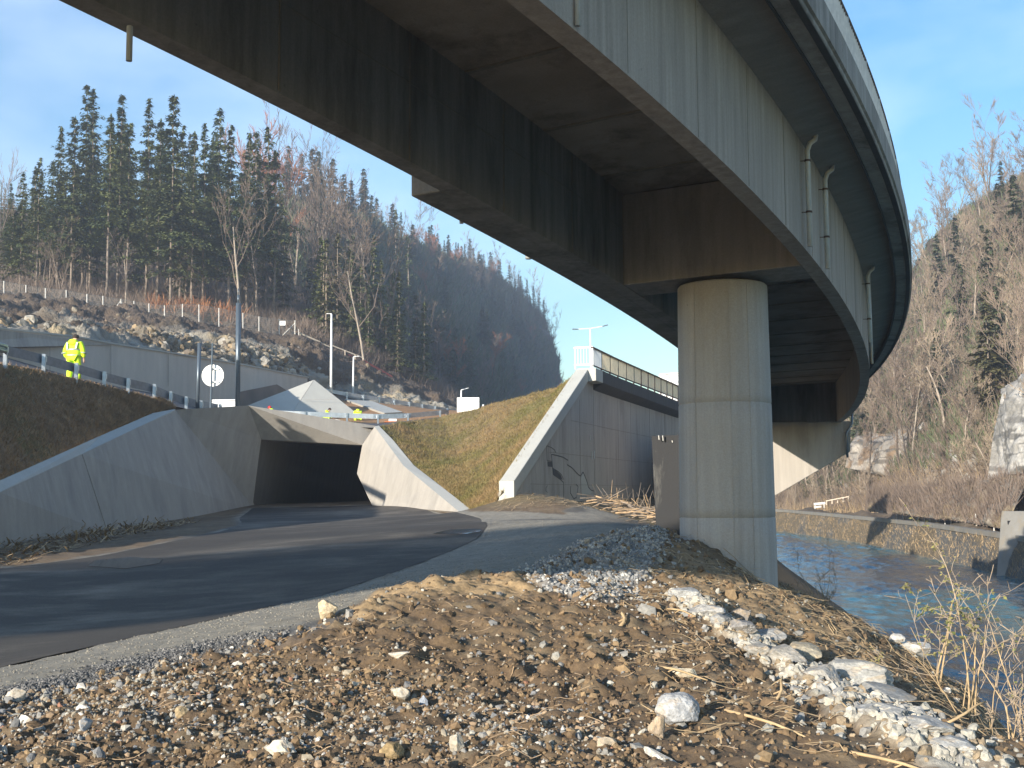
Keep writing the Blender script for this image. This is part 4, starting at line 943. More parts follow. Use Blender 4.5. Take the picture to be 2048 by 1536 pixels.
def proto_tree(key, name, trunk, crown, tmat, cmat, crown_name='crown'):
    r = bpy.data.objects.new(name, None); t = trunk.build('trunk', tmat, None, True)
    if isinstance(crown, MB): c = crown.build(crown_name, cmat, None, False)
    else: c = arr_mesh(crown_name, crown[0], crown[1], cmat)
    PROTO[key] = (name, t.data, c.data, crown_name); bpy.data.objects.remove(t); bpy.data.objects.remove(c); bpy.data.objects.remove(r)
for i in range(5):
    H = (25, 23, 26, 22, 24)[i]; bare = (.22, .26, .18, .28, .2)[i]
    proto_tree(('tall', i), 'spruce_tree', trunk_mb(i, H, .17, bare), spruce_mesh(100+i, H, bare, (5.0, 4.2, 5.2, 4.3, 5.5)[i], 1.05, .56), 'bark_spruce', 'needles')
for i in range(3):
    proto_tree(('full', i), 'spruce_tree', trunk_mb(20+i, 14, .2, .08, False), spruce_mesh(120+i, 14, .07, (2.7, 2.3, 3.0)[i], .8, .55), 'bark_spruce', ('needles', 'needles_olive', 'needles')[i])
for i in range(4):
    proto_tree(('far', i), 'spruce_tree', trunk_mb(30+i, 17, .2, .2, False, 5), spruce_mesh(140+i, 17, .12, (3.6, 3.0, 4.0, 3.3)[i], .8, .95), 'bark_spruce', ('needles_far', 'needles_far', 'needles_olive', 'needles_far')[i])
for i in range(5):
    t, c = bare_tree(200+i, (15, 13, 17, 14, 16)[i], (.16, .13, .18, .12, .15)[i], (.42, .55, .4, .6, .5)[i], 4, (0, .1, -.06, .15, -.12)[i], (3, 4), .35, .018)
    proto_tree(('bare', i), 'bare_tree', t, c, ('bark_pale', 'bark_dark', 'bark_spruce', 'bark_dark', 'bark_pale')[i], 'twig_brown')
    PROTO[('tan', i)] = PROTO[('bare', i)]
for i in range(4):
    t, c = bare_tree(220+i, (11, 9, 12, 10)[i], (.20, .15, .17, .16)[i], (.6, .75, .5, .65)[i], 4, (.2, -.25, .1, .35)[i], (3, 5), .25, .022, .2)
    proto_tree(('tan', i), 'bare_tree', t, c, 'bark_pale', 'twig_tan')
for i in range(2):
    t, c = bare_tree(240+i, (16, 14)[i], .16, .45, 4, 0, (4, 5), .3, .022)
    proto_tree(('farbare', i), 'bare_tree', t, c, 'bark_dark', ('twig_brown', 'twig_red')[i])
NT_ = [0]
def plant(key, p, s, rz, label, group, lean=(0, 0), cat='tree'):
    name, td, cd, cn = PROTO[key]
    r = empty(name, p, label, cat, group); r.rotation_euler = (lean[0], lean[1], rz); r.scale = (s[0], s[0], s[1]) if hasattr(s, '__len__') else (s, s, s)
    for n_, d_ in (('trunk', td), (cn, cd)):
        o = bpy.data.objects.new(n_, d_); COL.objects.link(o); o.parent = r
    NT_[0] += 1; return r
def on(S, a, b):
    nu, nv = S.shape[:2]; x, y = a*(nu-1), b*(nv-1); i, k = min(int(x), nu-2), min(int(y), nv-2); fx, fy = x-i, y-k
    return tuple((S[i, k]*(1-fx)*(1-fy)+S[i+1, k]*fx*(1-fy)+S[i, k+1]*(1-fx)*fy+S[i+1, k+1]*fx*fy)-np.array([0, 0, .15]))
def on_uv(S, u, b):
    """point on surface row b whose photo column is u"""
    nu, nv = S.shape[:2]; k = int(round(b*(nv-1))); row = S[:, k]; U = 1024+FPX*row[:, 0]/row[:, 1]; i = int(np.argmin(abs(U-u))); return tuple(row[i]-np.array([0, 0, .15]))
# stand of tall spruces above the fence: front rank by eye, the rest behind them
front = [(105, 255, 2), (133, 235, 4), (155, 175, 0), (170, 182, 2), (205, 230, 1), (228, 195, 0), (246, 250, 3), (283, 200, 2), (307, 240, 1), (335, 192, 4), (352, 255, 3), (378, 265, 1), (400, 250, 2), (428, 218, 4), (452, 255, 0), (490, 268, 2), (505, 262, 1), (527, 258, 3), (545, 300, 1), (62, 318, 3), (30, 345, 4)]
for i, (u, vt, k) in enumerate(front):
    b_ = rnd.uniform(.55, .66); p = on_uv(HLS, u, b_); Hn = (P(u, vt, p[1])[2]-p[2]); base = (25, 23, 26, 22, 24)[k]; s = Hn/base
    lab = {2: 'twin-topped tall spruce, highest at the left of the stand above the fence', 9: 'tall spruce with the widest ragged crown in the middle of the stand', 17: 'rightmost tall dark spruce of the stand, beside the bare larch', 5: 'tall slim spruce second from the highest at the left of the stand'}.get(i)
    plant(('tall', k), p, (s*.95, s), rnd.uniform(0, 6.28), lab or 'tall dark spruce with a bare lower trunk, front rank above the fence', 'tall spruces in the stand above the fence')
for i in range(54):
    u = rnd.uniform(-60, 560); b_ = rnd.uniform(.62, .93); p = on_uv(HLS, u, b_); s = rnd.uniform(.62, .92)
    vt = np.interp(u, [-60, 40, 90, 150, 230, 340, 430, 500, 560], [360, 345, 300, 250, 250, 240, 270, 300, 350])+rnd.uniform(5, 90); s = max(.4, (P(u, vt, p[1])[2]-p[2])/24)
    plant(('tall', rnd.randrange(5)), p, (min(s, 1.05), s), rnd.uniform(0, 6.28), 'dark spruce deeper in the stand, seen between the front trunks', 'spruces deeper in the stand')
for i in range(34):
    u = rnd.uniform(-40, 780); b_ = rnd.uniform(.50, .80); p = on_uv(HLS, u, b_)
    vt = np.interp(u, [-40, 560, 620, 700, 780], [500, 420, 360, 410, 470])+rnd.uniform(0, 110); s = max(.35, min(1.35, (P(u, vt, p[1])[2]-p[2])/15))
    plant(('bare', rnd.randrange(5)), p, s, rnd.uniform(0, 6.28), 'slender leafless tree among the trunks above the fence', 'leafless trees above the fence')
lt = [(560, 255), (548, 245), (575, 300), (600, 320), (620, 340), (645, 348), (668, 350), (690, 372), (712, 400), (735, 430), (590, 345), (655, 380), (610, 380)]
for i, (u, vt) in enumerate(lt):
    p = on_uv(HLS, u, rnd.uniform(.66, .85)); s = (P(u, vt, p[1])[2]-p[2])/15.5
    plant(('bare', i % 5) if i > 1 else ('farbare', 1), p, (s*.9, s), rnd.uniform(0, 6.28), 'reddish leafless larch just right of the tall spruces' if i < 2 else 'grey-brown leafless tree on the slope right of the spruce stand', 'leafless trees right of the spruce stand')
for i, (u, vt, b_, k) in enumerate([(650, 480, .55, 1), (672, 470, .56, 1), (700, 500, .6, 0), (720, 530, .6, 2), (745, 470, .62, 0), (690, 400, .85, 2), (760, 520, .62, 0), (785, 540, .66, 2), (735, 590, .55, 0), (790, 420, .98, 0), (815, 470, .97, 2), (420, 600, .53, 1), (660, 430, .8, 0), (770, 610, .6, 2)]):
    p = on_uv(HLS, u, b_); s = (P(u, vt, p[1])[2]-p[2])/14
    plant(('full', k), p, (max(.35, s*.9), s), rnd.uniform(0, 6.28), {9: 'pointed spruce standing alone on the ridge skyline', 11: 'young green fir just behind the wire fence'}.get(i, 'dense green spruce with branches to the ground below the plank rail'), 'dense spruces below the ridge')
p = on_uv(HLS, -22, .6); s = (P(0, 200, p[1])[2]-p[2])/17; plant(('bare', 1), p, (s*.55, s), 1, 'tall leafless tree at the left edge against the sky', None)
iv = plant(('bare', 0), on_uv(HLS, 478, .47), 1.05, 2, 'tall pale leafless tree with a forked top in front of the spruces', None)
for i in range(26):
    u = rnd.uniform(-60, 600); b_ = rnd.uniform(.62, .80); p = on_uv(HLS, u, b_); plant(('full', rnd.randrange(3)), p, (rnd.uniform(.8, 1.2), rnd.uniform(.6, 1.15)), rnd.uniform(0, 6.28), 'dark bushy spruce in the depth of the forest behind the front trunks', 'bushy spruces deep in the forest')
for i in range(22):
    u = rnd.uniform(625, 850); b_ = rnd.uniform(.52, .78); p = on_uv(HLS, u, b_); vt = np.interp(u, [625, 700, 780, 850], [470, 455, 520, 600])+rnd.uniform(0, 110); s = max(.45, (P(u, vt, p[1])[2]-p[2])/14)
    plant(('full', rnd.randrange(3)), p, (min(1.5, s*1.05), s), rnd.uniform(0, 6.28), 'dense green spruce with branches to the ground below the plank rail', 'dense spruces below the ridge')
# far hill
for i in range(146):
    a = rnd.random()**.8; b_ = rnd.uniform(.12, .80); p = on(HMS, a, b_); s = rnd.uniform(.55, 1.0)
    if rnd.random() < .78: plant(('far', rnd.randrange(4)), p, s*(.62+.35*(1-a)), rnd.uniform(0, 6.28), 'spruce on the shaded far hill', 'spruces on the far hill')
    else: plant(('farbare', rnd.randrange(2)), p, s*1.0, rnd.uniform(0, 6.28), 'leafless tree on the shaded far hill', 'leafless trees on the far hill')
for i, (u, vt, k) in enumerate([(700, 415, 0), (730, 430, 5), (758, 445, 5), (800, 425, 1), (825, 460, 2), (850, 468, 0), (872, 478, 1), (890, 480, 3), (912, 490, 0), (930, 488, 1), (948, 495, 2), (968, 508, 0), (985, 512, 3), (1003, 518, 1), (1020, 530, 0), (1040, 548, 2), (1056, 560, 0), (1068, 572, 1), (1080, 585, 3), (1090, 600, 0), (1098, 640, 1), (760, 470, 2), (780, 460, 0), (860, 470, 1), (900, 478, 2), (940, 480, 5), (990, 520, 5), (1030, 540, 5), (1075, 560, 5)]):
    p = on_uv(HMS, min(u, 1092), .74); key = ('far', k) if k < 4 else ('farbare', 0); s = max(.4, (P(u, vt, p[1])[2]-p[2])/(17 if k < 4 else 15)); s = min(s, 1.2)
    plant(key, p, (s*.85, s), rnd.uniform(0, 6.28), 'spruce on the ridge line of the far hill' if k < 4 else 'leafless tree on the ridge line of the far hill', 'trees along the far ridge')
# sunlit river hillside
for i in range(190):
    a = rnd.uniform(.22, .98); b_ = rnd.uniform(.2, .86)**1.0; p = on(HRS, a, b_); s = rnd.uniform(.6, 1.1)
    plant(('tan', rnd.randrange(5)) if rnd.random() < .6 else ('farbare', 0), p, s*.85, rnd.uniform(0, 6.28), 'pale leafless tree on the sunlit hillside across the river', 'leafless trees on the river hillside', (rnd.uniform(-.15, .15), rnd.uniform(-.35, .1)))
for i in range(46):
    a = rnd.uniform(.25, .95); b_ = rnd.uniform(.36, .85); p = on(HRS, a, b_)
    plant(('far', rnd.randrange(4)), p, rnd.uniform(.35, .72), rnd.uniform(0, 6.28), 'dark spruce among the leafless trees across the river', 'spruces on the river hillside')
for i in range(26):
    a = rnd.uniform(.3, .98); p = on(HRS, a, rnd.uniform(.165, .22)); plant(('tan', rnd.randrange(5)), p, rnd.uniform(.35, .6), rnd.uniform(0, 6.28), 'thin leafless sapling beside the track across the river', 'saplings beside the far track')
for i, (u, vt) in enumerate([(1590, 972), (1612, 962), (1640, 950), (1655, 945), (1672, 960), (1605, 985)]):
    p = on_uv(HRS, u, .22); s = max(.2, (P(u, vt, p[1])[2]-p[2])/14); plant(('full', i % 3), p, (s*1.2, s), i, 'bushy green conifer at the foot of the hillside, seen under the abutment', 'conifers seen under the abutment')
# brush covering the hillsides: uncountable twigs
def brush(name, S, n, ar, br_, hh, mat, seed, w=.03):
    g = np.random.default_rng(seed); nu, nv = S.shape[:2]; a = g.uniform(*ar, n)*(nu-1); b = g.uniform(*br_, n)*(nv-1); i = np.minimum(a.astype(int), nu-2); k = np.minimum(b.astype(int), nv-2)
    fa, fb = (a-i)[:, None], (b-k)[:, None]; p = S[i, k]*(1-fa)*(1-fb)+S[i+1, k]*fa*(1-fb)+S[i, k+1]*(1-fa)*fb+S[i+1, k+1]*fa*fb
    d = np.c_[g.normal(size=n)*.55, g.normal(size=n)*.55, np.ones(n)]; d /= np.linalg.norm(d, axis=1, keepdims=True); h = g.uniform(hh[0], hh[1], n)[:, None]
    sx = np.c_[g.normal(size=(n, 2)), np.zeros(n)]; sx /= np.linalg.norm(sx, axis=1, keepdims=True); ww = w*g.uniform(.5, 1.6, n)[:, None]
    p = p-d*.1; V = np.stack([p-sx*ww, p+sx*ww, p+d*h+g.normal(size=(n, 3))*.12*h], 1).reshape(-1, 3); o = arr_mesh(name, V, np.arange(3*n).reshape(-1, 3), mat); return tag(o, kind='stuff')
brush('hillside_brush', HRS, 80000, (.15, 1), (.15, .95), (.6, 3.2), 'twig_brown', 1, .035)
brush('hillside_brush', HRS, 26000, (.15, 1), (.15, .7), (.6, 2.4), 'twig_tan', 9, .03)
brush('ivy_patches', HRS, 52000, (.15, 1), (.3, .95), (.5, 1.8), 'needles_far', 10, .16)
brush('hillside_brush', HRS, 14000, (.15, 1), (.13, .3), (.5, 2.2), 'reed', 2, .03)
brush('undergrowth', HLS, 60000, (0, 1), (.525, .9), (.5, 2.6), 'twig_brown', 3, .03)
brush('undergrowth', HLS, 26000, (0, 1), (.18, .5), (.12, .42), 'twig_brown', 4, .02)
brush('undergrowth', HLS, 1500, (.36, .50), (.53, .60), (.8, 2.4), 'dry_leaves', 6, .10)
brush('far_undergrowth', HMS, 26000, (0, 1), (.05, .8), (1.5, 5), 'twig_brown', 5, .10)
brush('far_undergrowth', HMS, 60000, (0, 1), (.05, .8), (1.5, 4), 'needles_far', 8, .28)
brush('hillside_brush', NWS, 9000, (0, 1), (0, 1), (.4, 1.6), 'twig_brown', 12, .03)
brush('dry_grass', RBS, 9000, (.1, 1), (.05, .95), (.15, .5), 'reed', 7, .02)

#@@THINGS
# ------------------------------------------------------------------ guardrails
def wprof(h=.31, d=.08):
    return [(0, 0), (d*.2, h*.06), (d, h*.16), (d, h*.34), (d*.2, h*.46), (d*.2, h*.54), (d, h*.66), (d, h*.84), (d*.2, h*.94), (0, h), (-.012, h), (-.012, 0)]
def guardrail(label, pts, far=True, cat='guardrail', hb=.31, end=None, posts=None, mat='galvanised'):
    """pts: (u, v_top, v_base, d); beam on the far side of the posts when far"""
    T_ = [P(u, a, d) for u, a, b_, d in pts]; G_ = [P(u, b_, d) for u, a, b_, d in pts]
    g = empty('guardrail', G_[len(G_)//2], label, cat)
    T2 = resample(T_, max(12, len(T_)*3)); b = MB(); secs = []
    for i, p in enumerate(T2):
        q = T2[min(i+1, len(T2)-1)]-T2[max(i-1, 0)]; l = hypot(q[0], q[1]); nx, ny = -q[1]/l, q[0]/l
        if ny < 0: nx, ny = -nx, -ny
        sg = 1 if far else -1
        secs.append([(p[0]+nx*sg*(.10+o_), p[1]+ny*sg*(.10+o_), p[2]-hb+z_) for o_, z_ in wprof(hb)])
    b.loft(secs, caps=True); keep(fix_normals(b.build('beam', 'galvanised_dark' if mat == 'd' else 'galvanised')), g)
    for i, (t, q) in enumerate(zip(T_, G_)):
        if posts is not None and i not in posts: continue
        b = MB(); h = t[2]-q[2]+.25; b.box((q[0], q[1]-.02, q[2]-.25+h/2), (.11, .012, h), rz=.25); b.box((q[0]-.05, q[1]+.01, q[2]-.25+h/2), (.012, .06, h)); b.box((q[0]+.05, q[1]+.03, q[2]-.25+h/2), (.012, .06, h))
        keep(b.build('post', 'galvanised'), g)
        b = MB(); b.box((q[0], q[1]+.07, t[2]-.16), (.12, .1, .18)); keep(b.build('spacer', 'galvanised'), g)
    return g
guardrail('galvanised steel guardrail curving down the left slope in front of the standing worker', [(-75, 664, 702, 32.5), (10, 689, 722, 37), (87, 708, 738, 38.7), (152, 726, 756, 40.2), (208, 743, 771, 41.9), (256, 756, 783, 43.3), (308, 768, 800, 44.8), (341, 783, 812, 46.0), (372, 793, 818, 47.2), (402, 801, 826, 48.6), (440, 808, 832, 51)], mat='d')
guardrail('galvanised guardrail above the portal, in front of the two crouching workers, with a turned end', [(560, 821, 838, 74.5), (610, 823, 840, 74.6), (694, 826, 843, 75), (756, 828, 847, 75.2), (816, 826.5, 845, 76), (880, 821, 836, 78), (893, 818, 838, 80), (888, 825, 838, 82)], posts=(0, 1, 2, 3, 4, 5))
guardrail('second guardrail length descending behind the portal, right of centre', [(640, 835, 846, 77.5), (700, 842, 850, 77.3), (756, 846, 856, 77)], posts=(0,), hb=.25)
guardrail('long galvanised guardrail along the far road below the dark hillside', [(652, 777, 787, 99), (694, 784, 794, 100), (727, 789.5, 799, 101), (759, 794, 804, 102), (789, 799, 809, 103), (819, 803.5, 813, 104), (845, 807.5, 817, 105), (871, 812, 821, 106), (895, 816, 825, 107), (918, 820, 829, 108), (945, 825, 834, 109)])
# ------------------------------------------------------------------ poles, signs, lamps
def pole_thing(name, label, cat, segs, mat, group=None):
    g = empty(name, segs[0][0], label, cat, group)
    for i, (a, b_, r, nm) in enumerate(segs):
        m = MB(); m.tube([a, b_], r, 14); o = keep(m.build(nm, mat, None, True), g); o.data.polygons.foreach_set('use_smooth', [len(p.vertices) == 4 for p in o.data.polygons])
    return g
pole_thing('steel_pole', 'shorter dark grey steel pole left of the round sign', 'pole', [(P(394.5, 822, 47.6), P(399, 686, 47.6), .075, 'shaft')], 'pole_paint')
pole_thing('steel_pole', 'tallest dark steel pole with a thinner stepped tip, right of the round sign', 'pole', [(P(475, 822, 49.4), P(477, 606, 49.4), .105, 'shaft'), (P(477, 606, 49.4), P(476.7, 590, 49.4), .05, 'neck'), (P(476.7, 590, 49.4), P(476.5, 577, 49.4), .022, 'tip')], 'pole_paint')
g = empty('road_sign', P(422, 822, 46.9), 'white back of a round traffic sign clamped to a thin dark post', 'road sign')
m = MB(); m.tube([P(421, 822, 46.9), P(422.5, 775, 46.9)], .045, 10); m.tube([P(422.5, 776, 46.9), P(425, 686, 46.9)], .034, 10); keep(m.build('post', 'pole_paint'), g)
c_ = P(425.5, 751, 47.05); m = MB(); m.tube([(c_[0], c_[1], c_[2]), (c_[0], c_[1]+.03, c_[2])], .445, 40); keep(m.build('disc', 'sign_back'), g)
m = MB()
for v in (738, 764): m.bar(P(414, v, 46.98), P(437, v, 46.98), .02, .05)
keep(m.build('clamp', 'sign_back'), g)
g = empty('direction_sign', P(452, 818, 52), 'low white direction board in a rounded tube frame behind the portal edge', 'sign')
m = MB(); m.tube([P(422, 830, 52), P(422, 803, 52), P(424, 800.5, 52), P(475, 799.8, 52), P(478, 802, 52), P(478.2, 828, 52)], .028, 8); keep(m.build('frame', 'white_paint', None, True), g)
m = MB(); m.box(P(448.5, 811, 52.02), (1.12, .03, .36)); keep(m.build('panel', 'white_paint'), g)
def text(s, loc, size, mat, root, rot=(pi/2, 0, 0), name='lettering', align='CENTER'):
    cu = bpy.data.curves.new(name, 'FONT'); cu.body = s; cu.size = size; cu.extrude = .004; cu.align_x = align; o = bpy.data.objects.new(name, cu); COL.objects.link(o)
    cu.materials.append(MATS[mat]); dg = bpy.context.evaluated_depsgraph_get(); me = bpy.data.meshes.new_from_object(o.evaluated_get(dg)); bpy.data.objects.remove(o); o = bpy.data.objects.new(name, me); COL.objects.link(o)
    o.location = loc; o.rotation_euler = rot; return keep(o, root)
simple('letter_grey', (.42, .42, .42), .7)
text('e C', (P(437, 809, 51.98)[0], P(437, 809, 51.98)[1], P(437, 810, 52)[2]), .10, 'letter_grey', g)
def lamp(label, base, top, r, arms, cat='street lamp'):
    g = empty('street_lamp', base, label, cat); m = MB(); m.tube([base, lerp(base, top, .5), top], [r*1.15, r, r*.7], 10); keep(m.build('pole', 'white_paint', None, True), g)
    for (dx, dz, l) in arms:
        a = top; mid = (top[0]+dx, top[1], top[2]+dz); e = (mid[0]+(l if dx > 0 else -l), mid[1], mid[2]+abs(l)*(.28 if dz > .05 else .02))
        m = MB(); m.tube([a, mid], r*.5, 6); keep(m.build('arm', 'white_paint'), g)
        m = MB(); m.bar(mid, e, .16, .05, up=(0, 0, 1)); o = keep(m.build('lamp_head', 'galvanised_dark' if len(arms) > 1 else 'white_paint'), g); bevel(o, .015)
    return g
lamp('tall white street lamp rising beside the concrete pyramid', P(662, 802, 97), P(663, 628, 97), .10, [(-.12, .02, .3)])
lamp('small white street lamp against the brown slope, right of the tall one', P(706, 797, 106), P(707, 714, 106), .085, [(.2, .05, .35)])
lamp('short lamp sticking up behind the white cabinet', P(922, 826, 112), P(922.5, 780, 112), .09, [(.45, .12, .25)])
lamp('slim double-armed street lamp against the sky above the ramp railing', P(1183, 775, 70), P(1180.5, 657, 70), .05, [(-.72, -.04, .36), (.72, .12, .34)])
g = empty('cabinet', P(936, 832, 90), 'plain white two-door cabinet behind the crest of the grass slope', 'cabinet')
a_ = P(914, 795, 90); b_ = P(958.5, 795, 90); z0 = P(936, 836, 90)[2]
m = MB(); m.box(((a_[0]+b_[0])/2, 90.4, (a_[2]+z0)/2), (b_[0]-a_[0], .8, a_[2]-z0)); bevel(keep(m.build('housing', 'white_paint'), g), .02)
for q, w in ((.30, .58), (.80, .36)):
    m = MB(); m.box((a_[0]+(b_[0]-a_[0])*q, 89.99, (a_[2]+z0)/2-.02), ((b_[0]-a_[0])*w, .03, a_[2]-z0-.12)); bevel(keep(m.build('door', 'white_paint'), g), .01)
g = pole_thing('marker_post', 'tiny white marker post right of the white cabinet', 'marker post', [(P(966, 826, 88), P(966.5, 809, 88), .07, 'shaft')], 'white_paint')
# billboard behind the ramp
g = empty('direction_board', (P(1400, 800, 84)[0], 84, P(1400, 830, 84)[2]), 'large white direction board with grey place names, half hidden by the round pier', 'sign')
q = [P(1318, 750, 84), P(1470, 736, 84), P(1470, 812, 84), P(1318, 822, 84)]
m = MB(); m.loft([q, [(p[0], p[1]+.12, p[2]) for p in q]]); keep(fix_normals(m.build('panel', 'white_paint')), g)
m = MB(); m.bar((q[0][0], 83.95, q[0][2]+.03), (q[1][0], 83.95, q[1][2]+.03), .1, .07); keep(m.build('frame', 'sign_back'), g)
for u in (1340, 1440): m = MB(); m.tube([P(u, 800, 84.3), P(u, 850, 84.3)], .08, 8); keep(m.build('post', 'galvanised'), g)
for s_, u, v, sz in (('Dornbirn', 1346, 754, .86), ('Chur', 1348, 759.4, .86), ('Vaduz', 1350, 764.8, .86)):
    p_ = P(u, v, 83.93); text(s_, (p_[0], 83.93, p_[2]), .27, 'letter_grey', g, (pi/2, -.06, 0))
m = MB(); m.bar(P(1339.6, 757, 83.93), P(1337.6, 755, 83.93), .01, .03); m.bar(P(1337.6, 755, 83.93), P(1339, 755, 83.93), .01, .03); keep(m.build('arrow', 'letter_grey'), g)
# wire fence on top of the cutting
FP = [(-60, 554, 586), (8, 562, 592), (52, 570, 597), (91, 576, 602), (132.6, 580, 609), (174, 588, 618), (206, 592, 623), (242, 598, 629), (268, 602, 634), (298, 607, 640), (329, 611, 644), (365, 608, 640), (398, 609, 643), (438, 616, 650), (486, 626, 661), (518, 633, 666), (558.5, 638, 671), (590, 641, 675)]
fd = lambda u: float(np.interp(u, [-60, 0, 147, 222, 345, 480, 600], [108, 109, 113, 115, 118, 121, 124]))-.4
wf = empty('wire_fence', P(300, 640, fd(300)), 'long wire mesh fence with pale posts between the rocky cutting and the forest', 'fence')
for u, a, b_ in FP:
    m = MB(); t, q = P(u, a, fd(u)), P(u, b_+3, fd(u)); m.tube([q, t], .055, 6); keep(m.build('post', 'post_white'), wf)
m = MB()
for (u, a), (u2, a2) in (((242, 601), (254, 632)), ((242, 601), (234, 612)), ((590, 646), (565, 671)), ((597, 658), (597.5, 677))): m.tube([P(u, a, fd(u)), P(u2, a2, fd(u2))], .04, 5)
keep(m.build('brace', 'post_white'), wf)
m = MB(); tt, bb_ = resample([P(u, a+1, fd(u)) for u, a, b_ in FP], 300), resample([P(u, b_, fd(u)) for u, a, b_ in FP], 300)
for f in np.linspace(0, 1, 9):
    for i in range(0, 299, 4): 
        p0, p1 = lerp(tt[i], bb_[i], f), lerp(tt[min(i+4, 299)], bb_[min(i+4, 299)], f); m.bar(p0, p1, .008, .012 if f else .03)
for i in range(0, 300): m.bar(tt[i], bb_[i], .008, .008, up=(1, 0, 0))
keep(m.build('wire_mesh', 'fence_wire'), wf)
g = empty('sign', P(566, 652, fd(566)-.2), 'small white notice board on the wire fence near its right end', 'sign')
m = MB(); a_, b_ = P(559.5, 642, fd(560)-.2), P(572, 651.5, fd(572)-.2); m.box(((a_[0]+b_[0])/2, a_[1], (a_[2]+b_[2])/2), (b_[0]-a_[0], .03, a_[2]-b_[2])); keep(m.build('panel', 'white_paint'), g)
text('ilbau', ((a_[0]+b_[0])/2, a_[1]-.03, (a_[2]*.5+b_[2]*.5)), .22, 'pole_paint', g)
g = empty('plank_rail', P(660, 698, 127), 'pale wooden plank handrail running down beside the trees right of the wire fence', 'railing')
m = MB(); m.bar(P(598, 666, 124), P(640, 684, 125.5), .12, .15); m.bar(P(636, 683, 125.5), P(661, 695, 126.5), .12, .12); keep(m.build('plank', 'plank'), g)
m = MB(); m.bar(P(664, 691, 127), P(727, 716, 129.5), .1, .12); keep(m.build('plank', 'plank'), g)
for u, v in ((600, 667), (620, 676), (640, 685), (661, 694), (690, 702), (710, 710), (726, 716)):
    m = MB(); m.bar(P(u, v-1, 126.5), P(u, v+9, 126.5), .07, .07, up=(1, 0, 0)); keep(m.build('post', 'plank'), g)
m = MB(); q = []; 
for u, v, h in ((597, 671, 5), (610, 677, 6), (630, 685, 7), (650, 694, 8), (672, 703, 9), (700, 709, 9), (725, 718, 12), (745, 729, 12), (765, 740, 12), (785, 752, 10)):
    d_ = 124+(u-597)*.045-.6; q.append([P(u, v, d_), P(u+1, v+h, d_-.3), P(u+1, v+h, d_-.25), P(u, v, d_+.05)])
m.loft(q); tag(m.build('safety_net', 'red_net'), 'red plastic safety netting sagging below the plank rail', 'safety net')
# bits on the orange soil
def near_on(S, u, v, up=.03):
    Q = S.reshape(-1, 3); U = Q@CR; D_ = Q[:, 1]*0+(Q-np.array([0, 0, ZE]))@_f; uu = 1024+FPX*((Q-np.array([0, 0, ZE]))@CR)/D_; vv = 768-FPX*((Q-np.array([0, 0, ZE]))@CU)/D_
    k = np.argmin((uu-u)**2+(vv-v)**2+1e-3*Q[:, 1]); return P(u, v, Q[k, 1]-.02)
q = [near_on(UPS, *c) for c in ((690, 800), (745, 804), (806, 826), (770, 828))]; m = MB(); m.loft([[(p[0], p[1]-.35, p[2]+.05) for p in q], [(p[0], p[1]-.1, p[2]-.15) for p in q]]); tag(fix_normals(m.build('pavement', 'concrete_pale')), kind='structure')
p_ = near_on(UPS, 783, 845); g = empty('paving_stack', p_, 'small pallet of pale paving blocks on the orange soil behind the guardrail', 'pallet')
m = MB(); m.box((p_[0]+.1, p_[1]-.2, p_[2]+.14), (.5, .4, .16), rz=.2); bevel(keep(m.build('block', 'white_paint'), g), .02); m = MB(); m.box((p_[0]-.05, p_[1]-.2, p_[2]+.03), (.75, .5, .06), rz=.2); keep(m.build('pallet', 'orange_pipe'), g)

